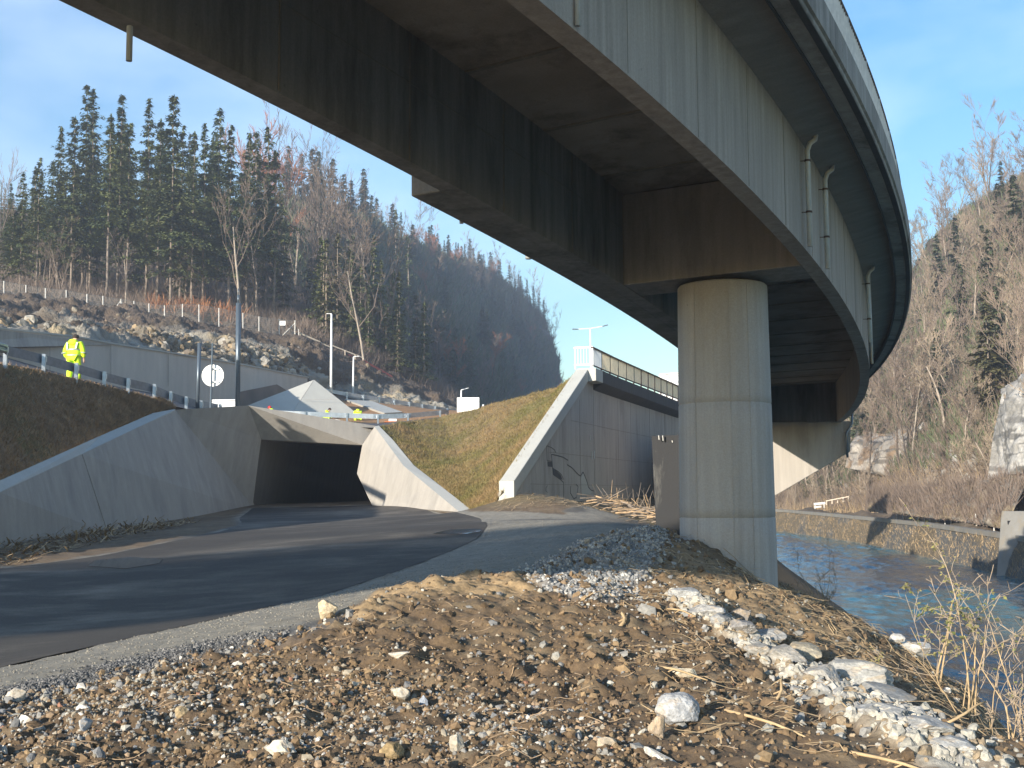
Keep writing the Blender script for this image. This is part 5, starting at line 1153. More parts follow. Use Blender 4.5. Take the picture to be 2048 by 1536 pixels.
# ------------------------------------------------------------------ people
def skin_obj(name, verts, edges, rad, mat, parent, lvl=2):
    me = bpy.data.meshes.new(name); me.from_pydata([Vector(v) for v in verts], edges, []); me.update(); o = link(name, me, mat, parent)
    sk = o.modifiers.new('skin', 'SKIN'); sk.use_smooth_shade = True
    if not me.skin_vertices: me.skin_vertices.new()
    for i, d in enumerate(me.skin_vertices[0].data):
        r = rad[i]; d.radius = r if hasattr(r, '__len__') else (r, r); d.use_root = (i == 0)
    ss = o.modifiers.new('sub', 'SUBSURF'); ss.levels = lvl; ss.render_levels = lvl; return o
def person(label, loc, rz, pose, helmet=None, group=None):
    g = empty('person', loc, label, 'person', group)
    if pose == 'stand':
        J = dict(pel=(0, 0, .98), wa=(0, .01, 1.12), ch=(0, .03, 1.32), nk=(0, .03, 1.50), hb=(0, .07, 1.58), hd=(0, .10, 1.68), ls=(-.19, .02, 1.44), le=(-.27, .0, 1.16), lw=(-.25, .07, .92), rs=(.19, .02, 1.44), re=(.27, .0, 1.16), rw=(.27, .07, .90),
                 lh=(-.10, 0, .93), lk=(-.12, .03, .52), la=(-.13, -.02, .10), lt=(-.15, .14, .04), rh=(.10, 0, .93), rk=(.12, .05, .52), ra=(.14, .02, .10), rt=(.16, .18, .04))
    else:
        J = dict(pel=(0, -.22, .42), wa=(0, -.16, .56), ch=(0, .0, .76), nk=(0, .14, .90), hb=(0, .20, .95), hd=(0, .25, 1.03), ls=(-.18, .08, .84), le=(-.24, .24, .62), lw=(-.12, .42, .46), rs=(.18, .08, .84), re=(.24, .24, .62), rw=(.12, .44, .46),
                 lh=(-.11, -.18, .40), lk=(-.17, .24, .50), la=(-.15, -.02, .10), lt=(-.16, .16, .04), rh=(.11, -.18, .40), rk=(.18, .22, .52), ra=(.15, -.02, .10), rt=(.16, .16, .04))
    def chain(keys, extra=()):
        return [J[k] for k in keys]
    V, E_, R_ = [], [], []
    def add(p, r, par=None):
        V.append(p); R_.append(r); i = len(V)-1
        if par is not None: E_.append((par, i))
        return i
    pel = add(J['pel'], (.15, .11)); wa = add(J['wa'], (.14, .10), pel); ch = add(J['ch'], (.17, .115), wa); nk = add(J['nk'], .055, ch); hb = add(J['hb'], .075, nk); add(J['hd'], (.078, .095), hb)
    for s_ in 'lr':
        a = add(J[s_+'s'], .065, ch); b_ = add(J[s_+'e'], .045, a); w = add(J[s_+'w'], .03, b_)
        d_ = (Vector(J[s_+'w'])-Vector(J[s_+'e'])).normalized(); pw = Vector(J[s_+'w'])+d_*.06; pm = add(tuple(pw), .032, w); sx = -1 if s_ == 'l' else 1
        for k_ in range(4):
            q = pw+d_*.045+Vector((0, (k_-1.5)*.019, 0)); f1 = add(tuple(q), .010, pm); add(tuple(q+d_*(.035+.006*(k_ in (1, 2)))+Vector((-sx*.012, 0, 0))), .008, f1)
        add(tuple(Vector(J[s_+'w'])+d_*.055+Vector((-sx*.015, .045, 0))), .011, pm)
        h = add(J[s_+'h'], .095, pel); k = add(J[s_+'k'], .062, h); an = add(J[s_+'a'], .045, k); add(J[s_+'t'], .04, an)
    skin_obj('body', V, E_, R_, 'skin', g)
    # jacket, trousers, boots, hair
    V, E_, R_ = [], [], []
    wz = Vector(J['pel'])*.7+Vector(J['wa'])*.3
    r0 = add(tuple(Vector(J['pel'])-Vector((0, 0, .06 if pose == 'stand' else -.02))), (.215, .165)); r1 = add(tuple(wz+Vector((0, 0, .05))), (.21, .16), r0); r2 = add(J['ch'], (.225, .165), r1); cl = add(tuple(Vector(J['ch'])*.25+Vector(J['nk'])*.75), (.12, .11), r2)
    for s_ in 'lr':
        a = add(J[s_+'s'], .10, r2); b_ = add(J[s_+'e'], .075, a); add(tuple(Vector(J[s_+'e'])*.12+Vector(J[s_+'w'])*.88), .062, b_)
    jk = skin_obj('jacket', V, E_, R_, 'hivis', g)
    hood = MB(); c0 = Vector(J['nk'])+Vector((0, -.08, .0)); hood.loft([[(c0.x+rx*cos(t), c0.y+ry*sin(t)-.02, c0.z+dz) for t in np.linspace(0, 2*pi, 17)[:-1]] for rx, ry, dz in ((.06, .04, -.14), (.13, .08, -.08), (.14, .10, 0), (.11, .09, .06), (.05, .05, .09))]); hood.build('hood', 'hivis', jk, True)
    if pose == 'stand':
        for z in (1.02, 1.22):
            m = MB(); rr_ = .247 if z > 1.1 else .228; yy = .015 if z > 1.1 else 0
            m.loft([[((rr_-.02)*cos(t), yy+(rr_*.74)*sin(t), z+dz) for t in np.linspace(0, 2*pi, 33)[:-1]] for dz in (-.025, .025)], caps=False); m.build('reflective_band', 'hivis_band', jk, True)
        for sx in (-1, 1):
            m = MB(); m.bar((sx*.13, -.155, 1.24), (sx*.15, -.12, 1.47), .05, .02, up=(0, 1, 0)); m.build('reflective_band', 'hivis_band', jk)
            m = MB(); m.tube([(sx*.285, .01, 1.09), (sx*.29, .01, 1.13)], .088, 12); m.build('reflective_band', 'hivis_band', jk, True)
    V, E_, R_ = [], [], []
    p0 = add(J['pel'], (.165, .13))
    for s_ in 'lr':
        h = add(J[s_+'h'], .12, p0); k = add(J[s_+'k'], .09, h); add(tuple(Vector(J[s_+'k'])*.12+Vector(J[s_+'a'])*.88), .085, k)
    skin_obj('trousers', V, E_, R_, 'hivis', g)
    for s_ in 'lr': skin_obj('boot', [J[s_+'a'], tuple(Vector(J[s_+'a'])*.6+Vector(J[s_+'t'])*.4-Vector((0, 0, .03))), J[s_+'t']], [(0, 1), (1, 2)], [.06, .058, .05], 'navy_cloth', g)
    hd = Vector(J['hd'])
    m = MB(); top = helmet is not None; k0 = 1.22 if top else 1.08
    m.loft([[(hd.x+.088*k0*c*cos(t), hd.y-.012+.105*k0*c*sin(t), hd.z+.105*k0*s_) for t in np.linspace(0, 2*pi, 21)[:-1]] for s_, c in ((-.25, .98), (.1, 1.0), (.4, .9), (.7, .7), (.9, .42), (1.0, .1))])
    m.build('helmet' if top else 'hair', helmet or 'hair', g, True)
    for sx in (-1, 1):
        m = MB(); m.tube([(hd.x+sx*.082, hd.y, hd.z-.02), (hd.x+sx*.095, hd.y-.01, hd.z-.015)], .022, 8); m.build('ear', 'skin', g, True)
        m = MB(); m.tube([(hd.x+sx*.03, hd.y+.085, hd.z+.005), (hd.x+sx*.03, hd.y+.092, hd.z+.005)], .008, 8); m.build('eye', 'navy_cloth', g, True)
    m = MB(); m.tube([(hd.x, hd.y+.085, hd.z), (hd.x, hd.y+.115, hd.z-.03)], [.008, .016], 8); m.build('nose', 'skin', g, True)
    m = MB(); m.bar((hd.x-.022, hd.y+.09, hd.z-.055), (hd.x+.022, hd.y+.09, hd.z-.055), .008, .008); m.build('mouth', 'helmet_red', g)
    g.rotation_euler = (0, 0, rz); return g
z1 = P(148, 667, 41)[2]-1.80
person('person in bright yellow high-visibility jacket and trousers, standing with back turned behind the left guardrail', (P(148, 700, 41)[0], 41, z1), -.15, 'stand').scale = (1.25, 1.12, 1)
person('bareheaded person in yellow jacket crouching behind the guardrail above the portal', (P(652, 830, 78)[0], 78, P(652, 815.5, 78)[2]-1.14), -1.3, 'crouch')
person('person in yellow jacket bent over with head down, right of the other crouching worker', (P(716, 830, 78)[0], 78, P(716, 814, 78)[2]-1.12), .3, 'crouch')
person('person of whom only a red helmet shows above the left end of the portal edge', (P(544, 830, 66)[0], 66, P(544, 811, 66)[2]-1.15), .8, 'crouch', 'helmet_red')

#@@STONES
# ------------------------------------------------------------------ stones, litter, shrubs
import bmesh
def ico(sub):
    bm = bmesh.new(); bmesh.ops.create_icosphere(bm, subdivisions=sub, radius=1); V = np.array([v.co[:] for v in bm.verts]); Fc = np.array([[v.index for v in f.verts] for f in bm.faces]); bm.free(); return V, Fc
ICO1, ICO2, ICO5 = ico(1), ico(2), ico(5)
def rand_rot(g, n):
    q = g.normal(size=(n, 4)); q /= np.linalg.norm(q, axis=1, keepdims=True); w, x, y, z = q.T
    return np.stack([np.stack([1-2*(y*y+z*z), 2*(x*y-z*w), 2*(x*z+y*w)], -1), np.stack([2*(x*y+z*w), 1-2*(x*x+z*z), 2*(y*z-x*w)], -1), np.stack([2*(x*z-y*w), 2*(y*z+x*w), 1-2*(x*x+y*y)], -1)], 1)
def scatter(name, x, y, r, cols, seed, base=ICO1, sink=.25, flat=(.5, 1.)):
    g = np.random.default_rng(seed); n = len(x); B, Fb = base; nb = len(B)
    sc_ = np.stack([g.uniform(.7, 1.4, n), g.uniform(.6, 1.1, n), g.uniform(*flat, n)], 1)*r[:, None]
    V = B[None]*(1+g.uniform(-.28, .28, (n, nb, 1)))*sc_[:, None, :]; Rm = rand_rot(g, n); Rz = g.uniform(0, 2*pi, n)
    V = np.einsum('nij,nkj->nki', Rm, V); z = gz_at(x, y)+r*(.5-sink)*.6
    V = V+np.stack([x, y, z], 1)[:, None, :]; Fc = (Fb[None]+(np.arange(n)*nb)[:, None, None]).reshape(-1, 3)
    t = np.repeat(cols[:, None, :]*g.uniform(.85, 1.15, (n, 1, 1)), nb, 1).reshape(-1, 3)
    o = arr_mesh(name, V.reshape(-1, 3), Fc, 'stone', tone=t); return tag(o, kind='stuff')
g = np.random.default_rng(5)
PAL = np.array([(.135, .088, .047), (.17, .112, .06), (.105, .068, .036), (.22, .15, .08), (.28, .24, .18), (.23, .22, .20), (.36, .34, .29), (.17, .17, .17), (.30, .21, .13), (.48, .45, .40), (.26, .13, .08)])
def field(n, x0, x1, y0, y1, seed): g = np.random.default_rng(seed); return g.uniform(x0, x1, n), g.uniform(y0, y1, n)
# foreground earth: mixed clods and pebbles
x, y = field(250000, -7.5, 7, 6.2, 17, 11); sdp = poly_sd(x, y, PATH); sda = poly_sd(x, y, ASPH); pebb = vnoise(x*.45+3, y*.45, s=201)
left = sstep(3.0, .5, x-.12*(y-7)); dens = (.15+.85*left)*(.25+.75*sstep(.35, .65, pebb))*(.25+.75*sstep(13.5, 9.5, y)); keepm = (sdp > .02) & (sda > .1) & (g.random(len(x)) < dens*.62) & (x < y*.46+.3) & (x > -y*.46-2.2)
x, y = x[keepm], y[keepm]; r = .006+.0095*g.gamma(1.3, .8, len(x)); r = np.minimum(r, .055)*(.8+.3*sstep(8, 12, y))
stony = sstep(.35, .7, vnoise(x*.6, y*.6, s=205))*(.25+.75*sstep(3, 0, x)); w = g.random(len(x)); idx = np.where(w < .74-.34*stony, g.integers(0, 4, len(x)), np.where(w < .992, g.integers(4, 10, len(x)), 10)); idx = np.where((idx == 9) & (g.random(len(x)) < .6), 4, idx); stp = line_d(x, y, STRIP) > np.interp(y, [8, 10, 13, 14.5], [.42, .40, .26, .1]); x, y, r, idx = x[stp], y[stp], r[stp], idx[stp]
scatter('stony_earth', x, y, r, PAL[idx], 21)
NST = len(x)
# crushed stone heap, shoulder fringe
hp = np.array(HEAP); x, y = field(60000, hp[:, 0].min()-.3, hp[:, 0].max()+.3, hp[:, 1].min()-.3, hp[:, 1].max()+.5, 12); k = (poly_sd(x, y, HEAP) < .12*g.normal(size=len(x))) & (g.random(len(x)) < .55); x, y = x[k], y[k]
gr = np.array([(.26, .255, .245), (.34, .33, .31), (.19, .19, .19), (.42, .40, .36)]); scatter('crushed_stone', x, y, g.uniform(.012, .034, len(x)), gr[g.integers(0, 4, len(x))], 22)
ml = resample(M_LINE[1:9], 2400); i_ = g.integers(0, 2000, 16000); x = ml[i_, 0]+g.normal(size=16000)*.16; y = ml[i_, 1]+g.normal(size=16000)*.22; gr2 = np.array([(.09, .09, .09), (.14, .135, .13), (.22, .21, .2), (.06, .06, .062)])
k = poly_sd(x, y, ASPH) > .15; x, y = x[k], y[k]; scatter('crushed_stone', x, y, g.uniform(.006, .018, len(x)), gr2[g.integers(0, 4, len(x))], 23)
x, y = field(90000, -9, 4.5, 9, 30, 13); k = (poly_sd(x, y, PATH) < -.03) & (poly_sd(x, y, ASPH) > .03) & (g.random(len(x)) < .4*sstep(26, 10, y)+.05); x, y = x[k], y[k]
gr3 = np.array([(.21, .185, .15), (.25, .225, .18), (.16, .145, .12), (.29, .26, .21)]); scatter('path_gravel', x, y, g.uniform(.004, .011, len(x)), gr3[g.integers(0, 4, len(x))], 24)
# bank: few clods
x, y = field(26000, .5, 9, 7.5, 27, 14); k = (poly_sd(x, y, PATH) > .1) & (abs(x-3.5)+abs(y-19.3) > 1.0) & (g.random(len(x)) < .5) & (line_d(x, y, STRIP) > .38); x, y = x[k], y[k]
scatter('stony_earth', x, y, .008+.014*g.gamma(1.1, .8, len(x)), PAL[np.where(g.random(len(x)) < .75, g.integers(0, 4, len(x)), g.integers(3, 7, len(x)))], 25)
sp = resample(np.array(STRIP), 3000); i_ = g.integers(0, 3000, 2600); ww = np.interp(sp[i_, 1], [8, 10, 13, 14.5], [.22, .24, .15, .06]); x = sp[i_, 0]+g.normal(size=2600)*ww; y = sp[i_, 1]+g.normal(size=2600)*.1
gr4 = np.array([(.34, .32, .27), (.28, .27, .25), (.40, .37, .31), (.26, .20, .13)]); scatter('strip_rubble', x, y, .012+.05*g.random(2600)**2.2, gr4[g.integers(0, 4, 2600)], 26, ICO2, .35)
# single rocks
def rock(u, v, wpx, label, tone_=(.42, .40, .35), asp=(1, .8, .6), rz=0, name='rock', d=None, sink=.3, seed=None, group=None, cat='rock', tilt=0, facets=7):
    s_ = seed or int(u*7+v); gg = np.random.default_rng(s_); x, y = hit(u, v); R_ = wpx/2/FPX*y; B, Fb = ICO5
    N_ = gg.normal(size=(facets+5, 3)); N_ /= np.linalg.norm(N_, axis=1, keepdims=True); dd = gg.uniform(.62, .92, facets+5); k = np.min(np.where(B@N_.T > .05, dd/np.maximum(B@N_.T, .05), 9), axis=1); k = np.minimum(k, 1.15)
    V = B*k[:, None]; V = V*(1+.10*fbm(V[:, 0]*2+s_, V[:, 1]*2, V[:, 2]*2, s=3)[:, None]+.05*fbm(V[:, 0]*6, V[:, 1]*6+s_, V[:, 2]*6, s=4)[:, None]+.02*fbm(V[:, 0]*19, V[:, 1]*19, V[:, 2]*19, s=5)[:, None])
    V = V*np.array(asp)*R_; Mx = np.array(Matrix.Rotation(rz, 3, 'Z') @ Matrix.Rotation(tilt, 3, 'Y')); V = V@Mx.T
    t = np.array([tone_])*np.ones((len(V), 1)); kk = fbm(B[:, 0]*2.5+s_, B[:, 1]*2.5, B[:, 2]*2.5, s=8); t = mixin(t, sstep(.0, .3, kk)*.5, tuple(c*.6 for c in tone_)); t = mixin(t, sstep(.1, .35, -kk)*.4, (.42, .30, .17))
    z = float(gz_at(x, y))+R_*asp[2]*(1-2*sink); o = arr_mesh(name, V, Fb, 'stone', tone=t, smooth=True); o.location = (x, y, z)
    o.data.polygons.foreach_set('use_smooth', [False]*len(o.data.polygons)); return tag(o, label, cat, group)
rock(1352, 1452, 86, 'large grey jagged rock in the brown earth with an orange stone at its right', (.36, .36, .36), (1, .8, .78), .3, sink=.25)
rock(1378, 1452, 16, 'small orange stone against the right side of the large grey jagged rock', (.45, .14, .06), (1, .8, 1.1), 0, sink=.2)
rock(1316, 1478, 44, 'upright tan pointed stone left of the large grey jagged rock', (.40, .31, .22), (.8, .6, 1.25), .4, sink=.2)
rock(1370, 1356, 44, 'cream block-shaped stone with a squared right end, above the large grey rock', (.52, .45, .33), (1, .6, .62), -.1, sink=.15)
rock(1325, 1520, 78, 'long pale slanting stone at the bottom edge, below the large grey rock', (.50, .47, .42), (1, .35, .3), -.6, sink=.2, tilt=.4)
rock(655, 1238, 52, 'pale tan rock at the corner where the mound meets the gravel path', (.50, .40, .26), (1, .8, .75), .2, sink=.2)
rock(560, 1524, 64, 'cream elongated stone at the bottom edge left of centre', (.55, .50, .42), (1, .5, .5), -.3, sink=.2)
rock(28, 1402, 46, 'pale broken stone at the left edge beside the gravel shoulder', (.52, .46, .38), (1, .7, .6), .3, sink=.2)
rock(50, 1445, 44, 'slanting white stone at the left edge below the pale broken one', (.52, .50, .46), (1, .45, .45), -.5, sink=.2)
rock(170, 1472, 30, 'bluish grey angular stone in the lower left earth', (.30, .32, .34), (.9, .6, .9), .8, sink=.2)
rock(800, 1330, 42, 'flat cream stone lying in the middle of the mound', (.50, .45, .38), (1, .5, .35), .2, sink=.2)
rock(848, 1405, 22, 'small blue-grey pointed stone in the middle of the stony earth', (.30, .33, .38), (.8, .6, 1.1), 0, sink=.2)
rock(800, 1400, 34, 'rounded light stone in the middle of the stony earth', (.46, .42, .35), (1, .8, .7), 0, sink=.2)
rock(360, 1440, 30, 'tan round stone in the lower left earth', (.40, .30, .17), (1, .9, .9), 0, sink=.2)
rock(782, 1524, 46, 'brown rounded stone at the bottom edge', (.24, .17, .08), (1, .9, .7), 0, sink=.2)
rock(912, 1512, 40, 'upright grey-tan stone at the bottom edge right of centre', (.40, .36, .29), (.7, .6, 1.1), 0, sink=.2)
rock(1120, 1180, 26, 'small tan stone at the lower edge of the crushed stone heap', (.4, .36, .28), (1, .8, .6), 0)
rock(165, 1430, 26, 'small white stone at the left of the stony earth', (.56, .53, .48), (1, .8, .7), 0, sink=.2)
rock(1210, 1500, 40, 'tan mottled stone at the bottom, left of the long pale slanting stone', (.40, .33, .24), (1, .8, .5), 0)
for i, (u, v, w, a2, a3, rz, tn, lb) in enumerate([
    (1372, 1212, 58, .5, .35, -.5, (.46, .46, .45), 'narrow grey stone at the upper end of the stone strip'), (1412, 1240, 60, .55, .4, -.5, (.45, .44, .42), 'second stone from the upper end of the stone strip'),
    (1442, 1262, 40, .6, .5, -.3, (.34, .34, .33), 'dark hollow stone in the upper stone strip'), (1478, 1240, 52, .6, .55, -.7, (.27, .24, .21), 'brown-grey stone standing proud on the upper stone strip'),
    (1480, 1275, 60, .55, .4, -.5, (.36, .34, .32), 'slanting grey stone below the brown-grey one'), (1530, 1278, 66, .6, .4, -.4, (.40, .39, .37), 'broad grey stone in the middle of the strip, top side'),
    (1520, 1318, 58, .5, .35, -.5, (.42, .40, .36), 'cream stone on the lower side of the strip middle'), (1570, 1335, 80, .5, .35, -.5, (.44, .41, .36), 'long cream stone in the middle of the strip'),
    (1602, 1318, 80, .55, .4, -.4, (.47, .41, .30), 'yellowish cracked stone on the top side of the strip'), (1640, 1372, 80, .5, .4, -.5, (.46, .44, .40), 'pale stone left of the biggest boulder of the strip'),
    (1698, 1372, 112, .72, .42, -.25, (.50, .48, .43), 'biggest flat pale boulder lying on the stone strip'), (1762, 1415, 84, .7, .35, -.4, (.40, .39, .36), 'grey boulder just below the biggest one on the strip'),
    (1770, 1452, 90, .55, .35, -.6, (.46, .45, .42), 'white-grey boulder on the lower strip'), (1840, 1485, 90, .6, .3, -.6, (.50, .49, .46), 'smooth pale boulder near the lower end of the strip'), (1900, 1520, 90, .5, .25, -.6, (.48, .47, .44), 'lowest pale boulder of the strip at the bottom edge')]):
    rock(u, v, w*1.25, lb, tuple(.76*c for c in tn), (1.25, a2*1.45, a3*1.15), -1.35+(rz+.5)*1.4+rnd.uniform(-.25, .25), name='boulder', cat='boulder', sink=.34)
for u, v, w, lb in ((1832, 1318, 66, 'white boulder on the river bank edge against the water'), (1792, 1292, 34, 'small pale boulder on the bank edge just left of the white one'), (1895, 1385, 18, 'small round stone on the bank edge below the white boulder'), (1912, 1400, 16, 'tiny pale stone beside the small round one on the bank edge')):
    rock(u, v, w, lb, (.52, .50, .46), (1, .7, .6), -.4, name='boulder', cat='boulder', sink=.12)
# sticks lying about
def stick(u, v, L_, az, tilt, label, r=.012):
    x, y = hit(u, v); z = float(gz_at(x, y)); m = MB(); pts = [(x+cos(az)*L_*t+.03*sin(5*t), y+sin(az)*L_*t, z+.01+sin(tilt)*L_*t+.02*sin(3*t)) for t in np.linspace(0, 1, 6)]
    m.tube(pts, [r, r*.95, r*.9, r*.8, r*.7, r*.5], 7); m.tube([pts[2], (pts[2][0]-.06, pts[2][1]+.02, pts[2][2]-.03)], r*.5, 5); return tag(m.build('stick', 'reed', None, True), label, 'stick')
stick(1545, 1408, .26, .9, .75, 'pale stick poking up at an angle left of the stone strip', .013)
stick(1240, 1255, .2, 1.2, .7, 'short pale stub poking out of the earth below the crushed stone heap', .02)
stick(1290, 1350, .6, -.5, -.15, 'long curved pale stick on the bank, above the cream stone'); stick(1450, 1440, .9, -.7, -.2, 'long thin stick lying on the bank right of the large grey rock')
stick(1640, 1400, .5, -.55, -.2, 'flat pale stick along the lower edge of the stone strip', .014); stick(1890, 1470, .45, .4, .3, 'short thick pale stick near the bank edge')
stick(1330, 1225, .5, -.9, -.1, 'pale splinter beside the upper end of the stone strip', .012); stick(1700, 1520, .8, -.5, -.2, 'thin straight stick near the bottom right of the bank')
def litter(name, n, x0, x1, y0, y1, ls, seed, mask=None, mat='reed', w=.004, upw=.12):
    g = np.random.default_rng(seed); x, y = g.uniform(x0, x1, n), g.uniform(y0, y1, n)
    if mask is not None: k = mask(x, y); x, y = x[k], y[k]; n = len(x)
    L_ = g.uniform(*ls, n); a = g.normal(-.6, 1.0, n); V = []; k = 5; t = np.linspace(-.5, .5, k); bend = g.normal(0, .5, n)
    ang = a[:, None]+bend[:, None]*t[None]*2; px = x[:, None]+np.cos(ang)*L_[:, None]*t[None]; py = y[:, None]+np.sin(ang)*L_[:, None]*t[None]
    pz = gz_at(px.ravel(), py.ravel()).reshape(px.shape)+.012+g.random((n, 1))*.02+np.abs(g.normal(0, upw, (n, 1)))*L_[:, None]*(t[None]+.5)
    nx, ny = -np.sin(ang)*w, np.cos(ang)*w; ws = g.uniform(.6, 1.8, (n, 1)); A_ = np.stack([px-nx*ws, py-ny*ws, pz], -1); B2 = np.stack([px+nx*ws, py+ny*ws, pz+.003], -1)
    V = np.stack([A_, B2], 2).reshape(-1, 3); b0 = (np.arange(n)*2*k)[:, None]; j = np.arange(k-1)[None]*2; Fc = np.stack([b0+j, b0+j+1, b0+j+3, b0+j+2], -1).reshape(-1, 4)
    return tag(arr_mesh(name, V, Fc, mat), kind='stuff')
litter('reed_litter', 1000, 1.0, 7.5, 8, 22, (.10, .6), 31, lambda x, y: (line_d(x, y, STRIP) > .2) & (poly_sd(x, y, PATH) > .3) & (vnoise(x*.8, y*.8, s=3) > .42))
litter('reed_litter', 700, 3.4, 7.2, 9, 20, (.2, .8), 32, lambda x, y: (x > 3.2+.12*(20-y)*.4))
litter('twig_litter', 450, -4, 3, 7, 14, (.05, .25), 33, lambda x, y: poly_sd(x, y, PATH) > .2, 'stick', .0025)
litter('twig_litter', 1200, -.5, 6, 36, 44, (.1, .6), 34, None, 'reed', .008)
# straw strip between the left wing wall and the road
litter('dry_grass', 2200, -14, -10.5, 24, 40, (.1, .5), 35, lambda x, y: poly_sd(x, y, ASPH) > .3, 'reed', .012, .3)
def surf_rocks(name, S, n, ar, br_, rr, pal, seed, cond=None):
    g = np.random.default_rng(seed); nu, nv = S.shape[:2]; a, b = g.uniform(*ar, n)*(nu-1), g.uniform(*br_, n)*(nv-1); i, k = np.minimum(a.astype(int), nu-2), np.minimum(b.astype(int), nv-2); p = S[i, k]
    r = rr[0]+(rr[1]-rr[0])*g.random(n)**2.5; kk = fbm(p[:, 0]*.12, p[:, 1]*.12, p[:, 2]*.15, oct=3, s=seed) > -.02; p, r = p[kk], r[kk]; n = len(p)
    B, Fb = ICO2; nb = len(B); V = B[None]*(1+g.uniform(-.25, .2, (n, nb, 1)))*np.stack([g.uniform(.8, 1.6, n), g.uniform(.7, 1.2, n), g.uniform(.5, 1, n)], 1)[:, None]*r[:, None, None]; V = np.einsum('nij,nkj->nki', rand_rot(g, n), V)+(p-np.array([0, 0, 1])*r[:, None]*.2)[:, None]
    pl = np.array(pal)[g.integers(0, len(pal), n)]*g.uniform(.8, 1.2, (n, 1)); return tag(arr_mesh(name, V.reshape(-1, 3), (Fb[None]+(np.arange(n)*nb)[:, None, None]).reshape(-1, 3), 'rock', tone=np.repeat(pl, nb, 0)), kind='stuff')
RP = [(.27, .23, .17), (.19, .16, .12), (.30, .22, .13), (.34, .31, .26), (.15, .12, .09), (.22, .17, .11)]
surf_rocks('broken_rock', HLS, 3000, (0, .17), (.02, .2), (.08, .36), RP, 51); surf_rocks('broken_rock', HLS, 3200, (.26, .60), (.02, .19), (.08, .45), RP, 52); surf_rocks('broken_rock', HLS, 1600, (0, 1), (.05, .45), (.06, .25), RP, 53)
surf_rocks('broken_rock', HRS, 160, (.35, .95), (.2, .5), (.2, .8), [(.36, .34, .30), (.28, .25, .21), (.44, .41, .36)], 54)
# grass and roots on the slopes
def blades(name, S, n, hh, w, mat, seed, lie=.8):
    g = np.random.default_rng(seed); nu, nv = S.shape[:2]; a, b = g.random(n)*(nu-1), g.random(n)*(nv-1); i, k = np.minimum(a.astype(int), nu-2), np.minimum(b.astype(int), nv-2); fa, fb = (a-i)[:, None], (b-k)[:, None]
    p = S[i, k]*(1-fa)*(1-fb)+S[i+1, k]*fa*(1-fb)+S[i, k+1]*(1-fa)*fb+S[i+1, k+1]*fa*fb; d = np.c_[g.normal(size=(n, 2))*lie, np.ones(n)*.8]; d /= np.linalg.norm(d, axis=1, keepdims=True); h = g.uniform(*hh, n)[:, None]
    sx = np.c_[g.normal(size=(n, 2)), np.zeros(n)]; sx /= np.linalg.norm(sx, axis=1, keepdims=True); V = np.stack([p-sx*w, p+sx*w, p+d*h], 1).reshape(-1, 3); return tag(arr_mesh(name, V, np.arange(3*n).reshape(-1, 3), mat), kind='stuff')
leafmat('short_grass', (.14, .13, .035), (.27, .18, .08), .5); simple('root_litter', (.36, .235, .125), .9, 0, .7, 2)
blades('slope_grass', SG, 60000, (.04, .16), .012, 'short_grass', 41); blades('slope_litter', SL, 42000, (.05, .22), .014, 'root_litter', 42)
surf_rocks('slope_stones', SG, 260, (0, 1), (.02, .9), (.02, .08), [(.5, .47, .4), (.3, .25, .18)], 61); surf_rocks('slope_stones', SL, 500, (0, 1), (.02, .95), (.02, .09), [(.40, .33, .24), (.16, .11, .07)], 62)
# brush pile at the foot of the ramp wall
bp = empty('brush_pile', (*hit(1270, 1035), float(gz_at(*hit(1270, 1035)))), 'heap of cut branches and sticks at the foot of the ramp wall', 'brush pile')
gg = random.Random(3)
for j_ in range(3):
    m = MB()
    for i in range(34):
        u0 = gg.uniform(1190, 1330); v0 = np.interp(u0, [1190, 1260, 1330], [1005, 1020, 1042])+gg.uniform(-4, 5); d0 = np.interp(u0, [1190, 1260, 1340], [41, 36, 29])+gg.uniform(-.7, .7)
        p0 = P(u0, v0-gg.uniform(0, 14), d0); L_ = gg.uniform(.4, 1.7); az = gg.gauss(-.45, .5); tl = gg.gauss(0, .18)
        m.tube([(p0[0]+cos(az)*L_*(t-.5), p0[1]+sin(az)*L_*(t-.5), p0[2]+sin(tl)*L_*(t-.5)+.06*sin(3*t+i)) for t in np.linspace(0, 1, 5)], [.018*gg.uniform(.5, 1.4)*(1-.6*t) for t in np.linspace(0, 1, 5)], 5)
    for i in range(10):
        u0 = gg.uniform(1195, 1320); d0 = np.interp(u0, [1190, 1260, 1340], [41, 36, 29]); p0 = P(u0, np.interp(u0, [1190, 1260, 1330], [1003, 1012, 1035]), d0); q0 = (p0[0]+gg.uniform(-.4, .4), p0[1], p0[2]+gg.uniform(.3, .8)); m.tube([p0, q0], [.015, .006], 4)
    keep(m.build('branches', ('stick', 'bark_spruce', 'bark_dark')[j_], None, True), bp)
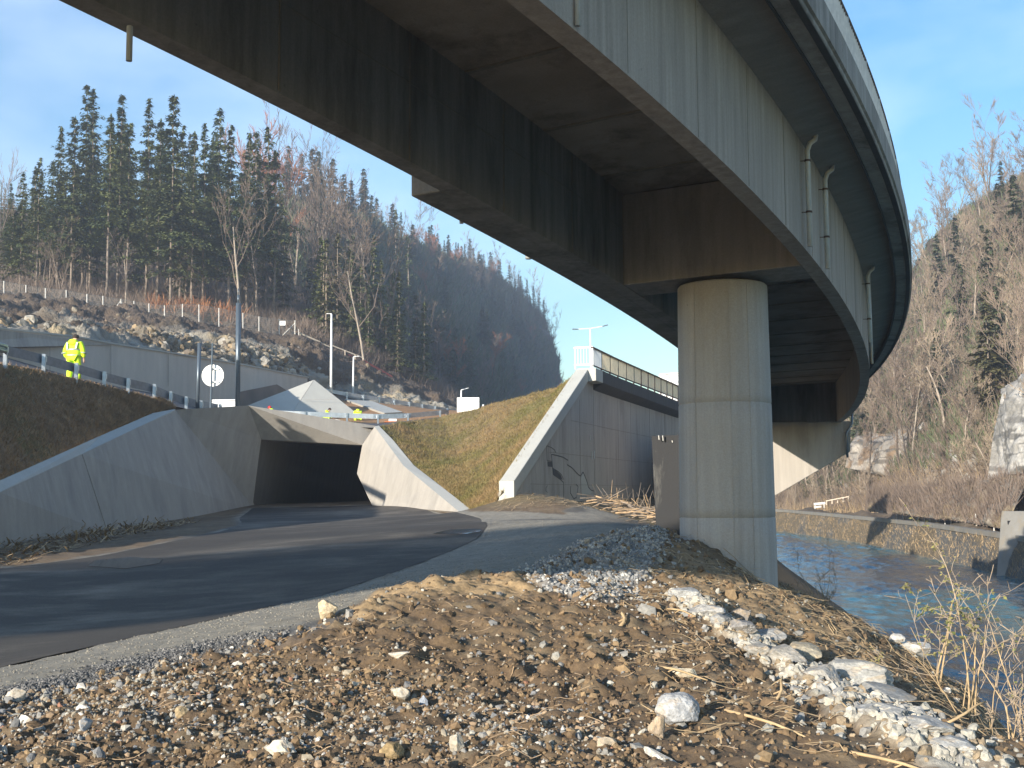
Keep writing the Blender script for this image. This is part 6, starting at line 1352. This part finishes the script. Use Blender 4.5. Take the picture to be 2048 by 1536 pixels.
# leafless shrubs on the river bank
def shrub(label, x, y, z, H, n, seed, leaves=0, spread=.5, tw=.003, lean=(0, 0)):
    g_ = random.Random(seed); s_ = empty('shrub', (x, y, z), label, 'shrub'); st, tws, lf = MB(), MB(), MB(); ends = []
    def gr(p, d, L_, r, lev):
        pts = [p]; q = p; dd = d
        for i in range(4): dd = (dd+Vector((g_.gauss(0, .13), g_.gauss(0, .13), g_.gauss(0, .1)))).normalized(); q = q+dd*L_/4; pts.append(q)
        (st if lev == 0 else tws).tube(pts, [max(tw, r*(1-.2*i)) for i in range(5)], 6 if lev == 0 else 3, cap=False)
        if lev > 1: ends.extend(pts[2:])
        if lev < 3:
            for k in range(g_.randint(2, 4)):
                i = g_.randint(1, 4); nd = (dd+Vector((g_.gauss(0, 1), g_.gauss(0, 1), g_.gauss(.2, .6)))*.75).normalized(); gr(pts[i], nd, L_*g_.uniform(.3, .6), r*.5, lev+1)
    for i in range(n):
        a = g_.uniform(0, 6.28); gr(Vector((.25*cos(a)*g_.random(), .25*sin(a)*g_.random(), -.1)), Vector((cos(a)*spread*g_.random()+lean[0], sin(a)*spread*g_.random()+lean[1], 1)).normalized(), H*g_.uniform(.6, 1), .008+.006*g_.random()*H, 0)
    st.build('stems', 'reed', s_, True); (tws.build('twigs', 'twig_tan', s_) if len(tws.v) > 60 else None)
    if leaves:
        for i in range(leaves):
            p = g_.choice(ends)
            if p.z < H*.35: continue
            a = g_.uniform(0, 6.28); l = g_.uniform(.03, .055); d = Vector((cos(a), sin(a), g_.uniform(-1.2, .3))).normalized(); sd = d.orthogonal().normalized()*l*.28; lf.add([p, p+d*l*.5+sd, p+d*l, p+d*l*.5-sd], [(0, 1, 2, 3)])
        lf.build('leaves', 'leaves_olive', s_)
    return s_
def rp(u, v, d): p = P(u, v, d); return (p[0], p[1], float(gz_at(p[0], p[1])))
def rpz(u, d): x = P(u, 1200, d)[0]; return (x, d, float(gz_at(x, d)))
a = rpz(1925, 13.4); shrub('leafy bank shrub with olive leaves and thin stems rising against the river', a[0], a[1], a[2], 1.45, 5, 1, 700, .4)
a = rpz(1985, 11.6); shrub('tan leafless bank shrub with thick pale stems near the right edge', a[0], a[1], a[2], 1.35, 5, 2, 60, .45)
a = rpz(2060, 10.4); shrub('leafless shrub cut off by the right edge of the view', a[0], a[1], a[2], 1.5, 5, 3, 30, .45)
a = rpz(1870, 15.5); shrub('thin leafless sapling on the bank, left of the leafy shrub', a[0], a[1], a[2], 1.6, 2, 4, 0, .2)
a = rpz(1650, 22.5); shrub('small bare shrub on the bank just right of the round pier', a[0], a[1], a[2], 1.1, 7, 5, 0, .7)
a = rpz(2010, 9.6); shrub('tangle of low dry stalks at the lower right corner', a[0], a[1], a[2], .55, 8, 6, 0, 1.2)

#@@HAZE
hz = MB(); hz.box((0, 300, 49), (900, 760, 126)); hz = tag(hz.build('haze', None), kind='stuff')
m = bpy.data.materials.new('haze'); m.use_nodes = True; nt = m.node_tree; nt.nodes.clear(); ho = nt.nodes.new('ShaderNodeOutputMaterial'); hv = nt.nodes.new('ShaderNodeVolumePrincipled')
hv.inputs['Color'].default_value = (.78, .86, 1, 1); hv.inputs['Density'].default_value = .0009; hv.inputs['Anisotropy'].default_value = .25; nt.links.new(hv.outputs[0], ho.inputs['Volume']); hz.data.materials.append(m)
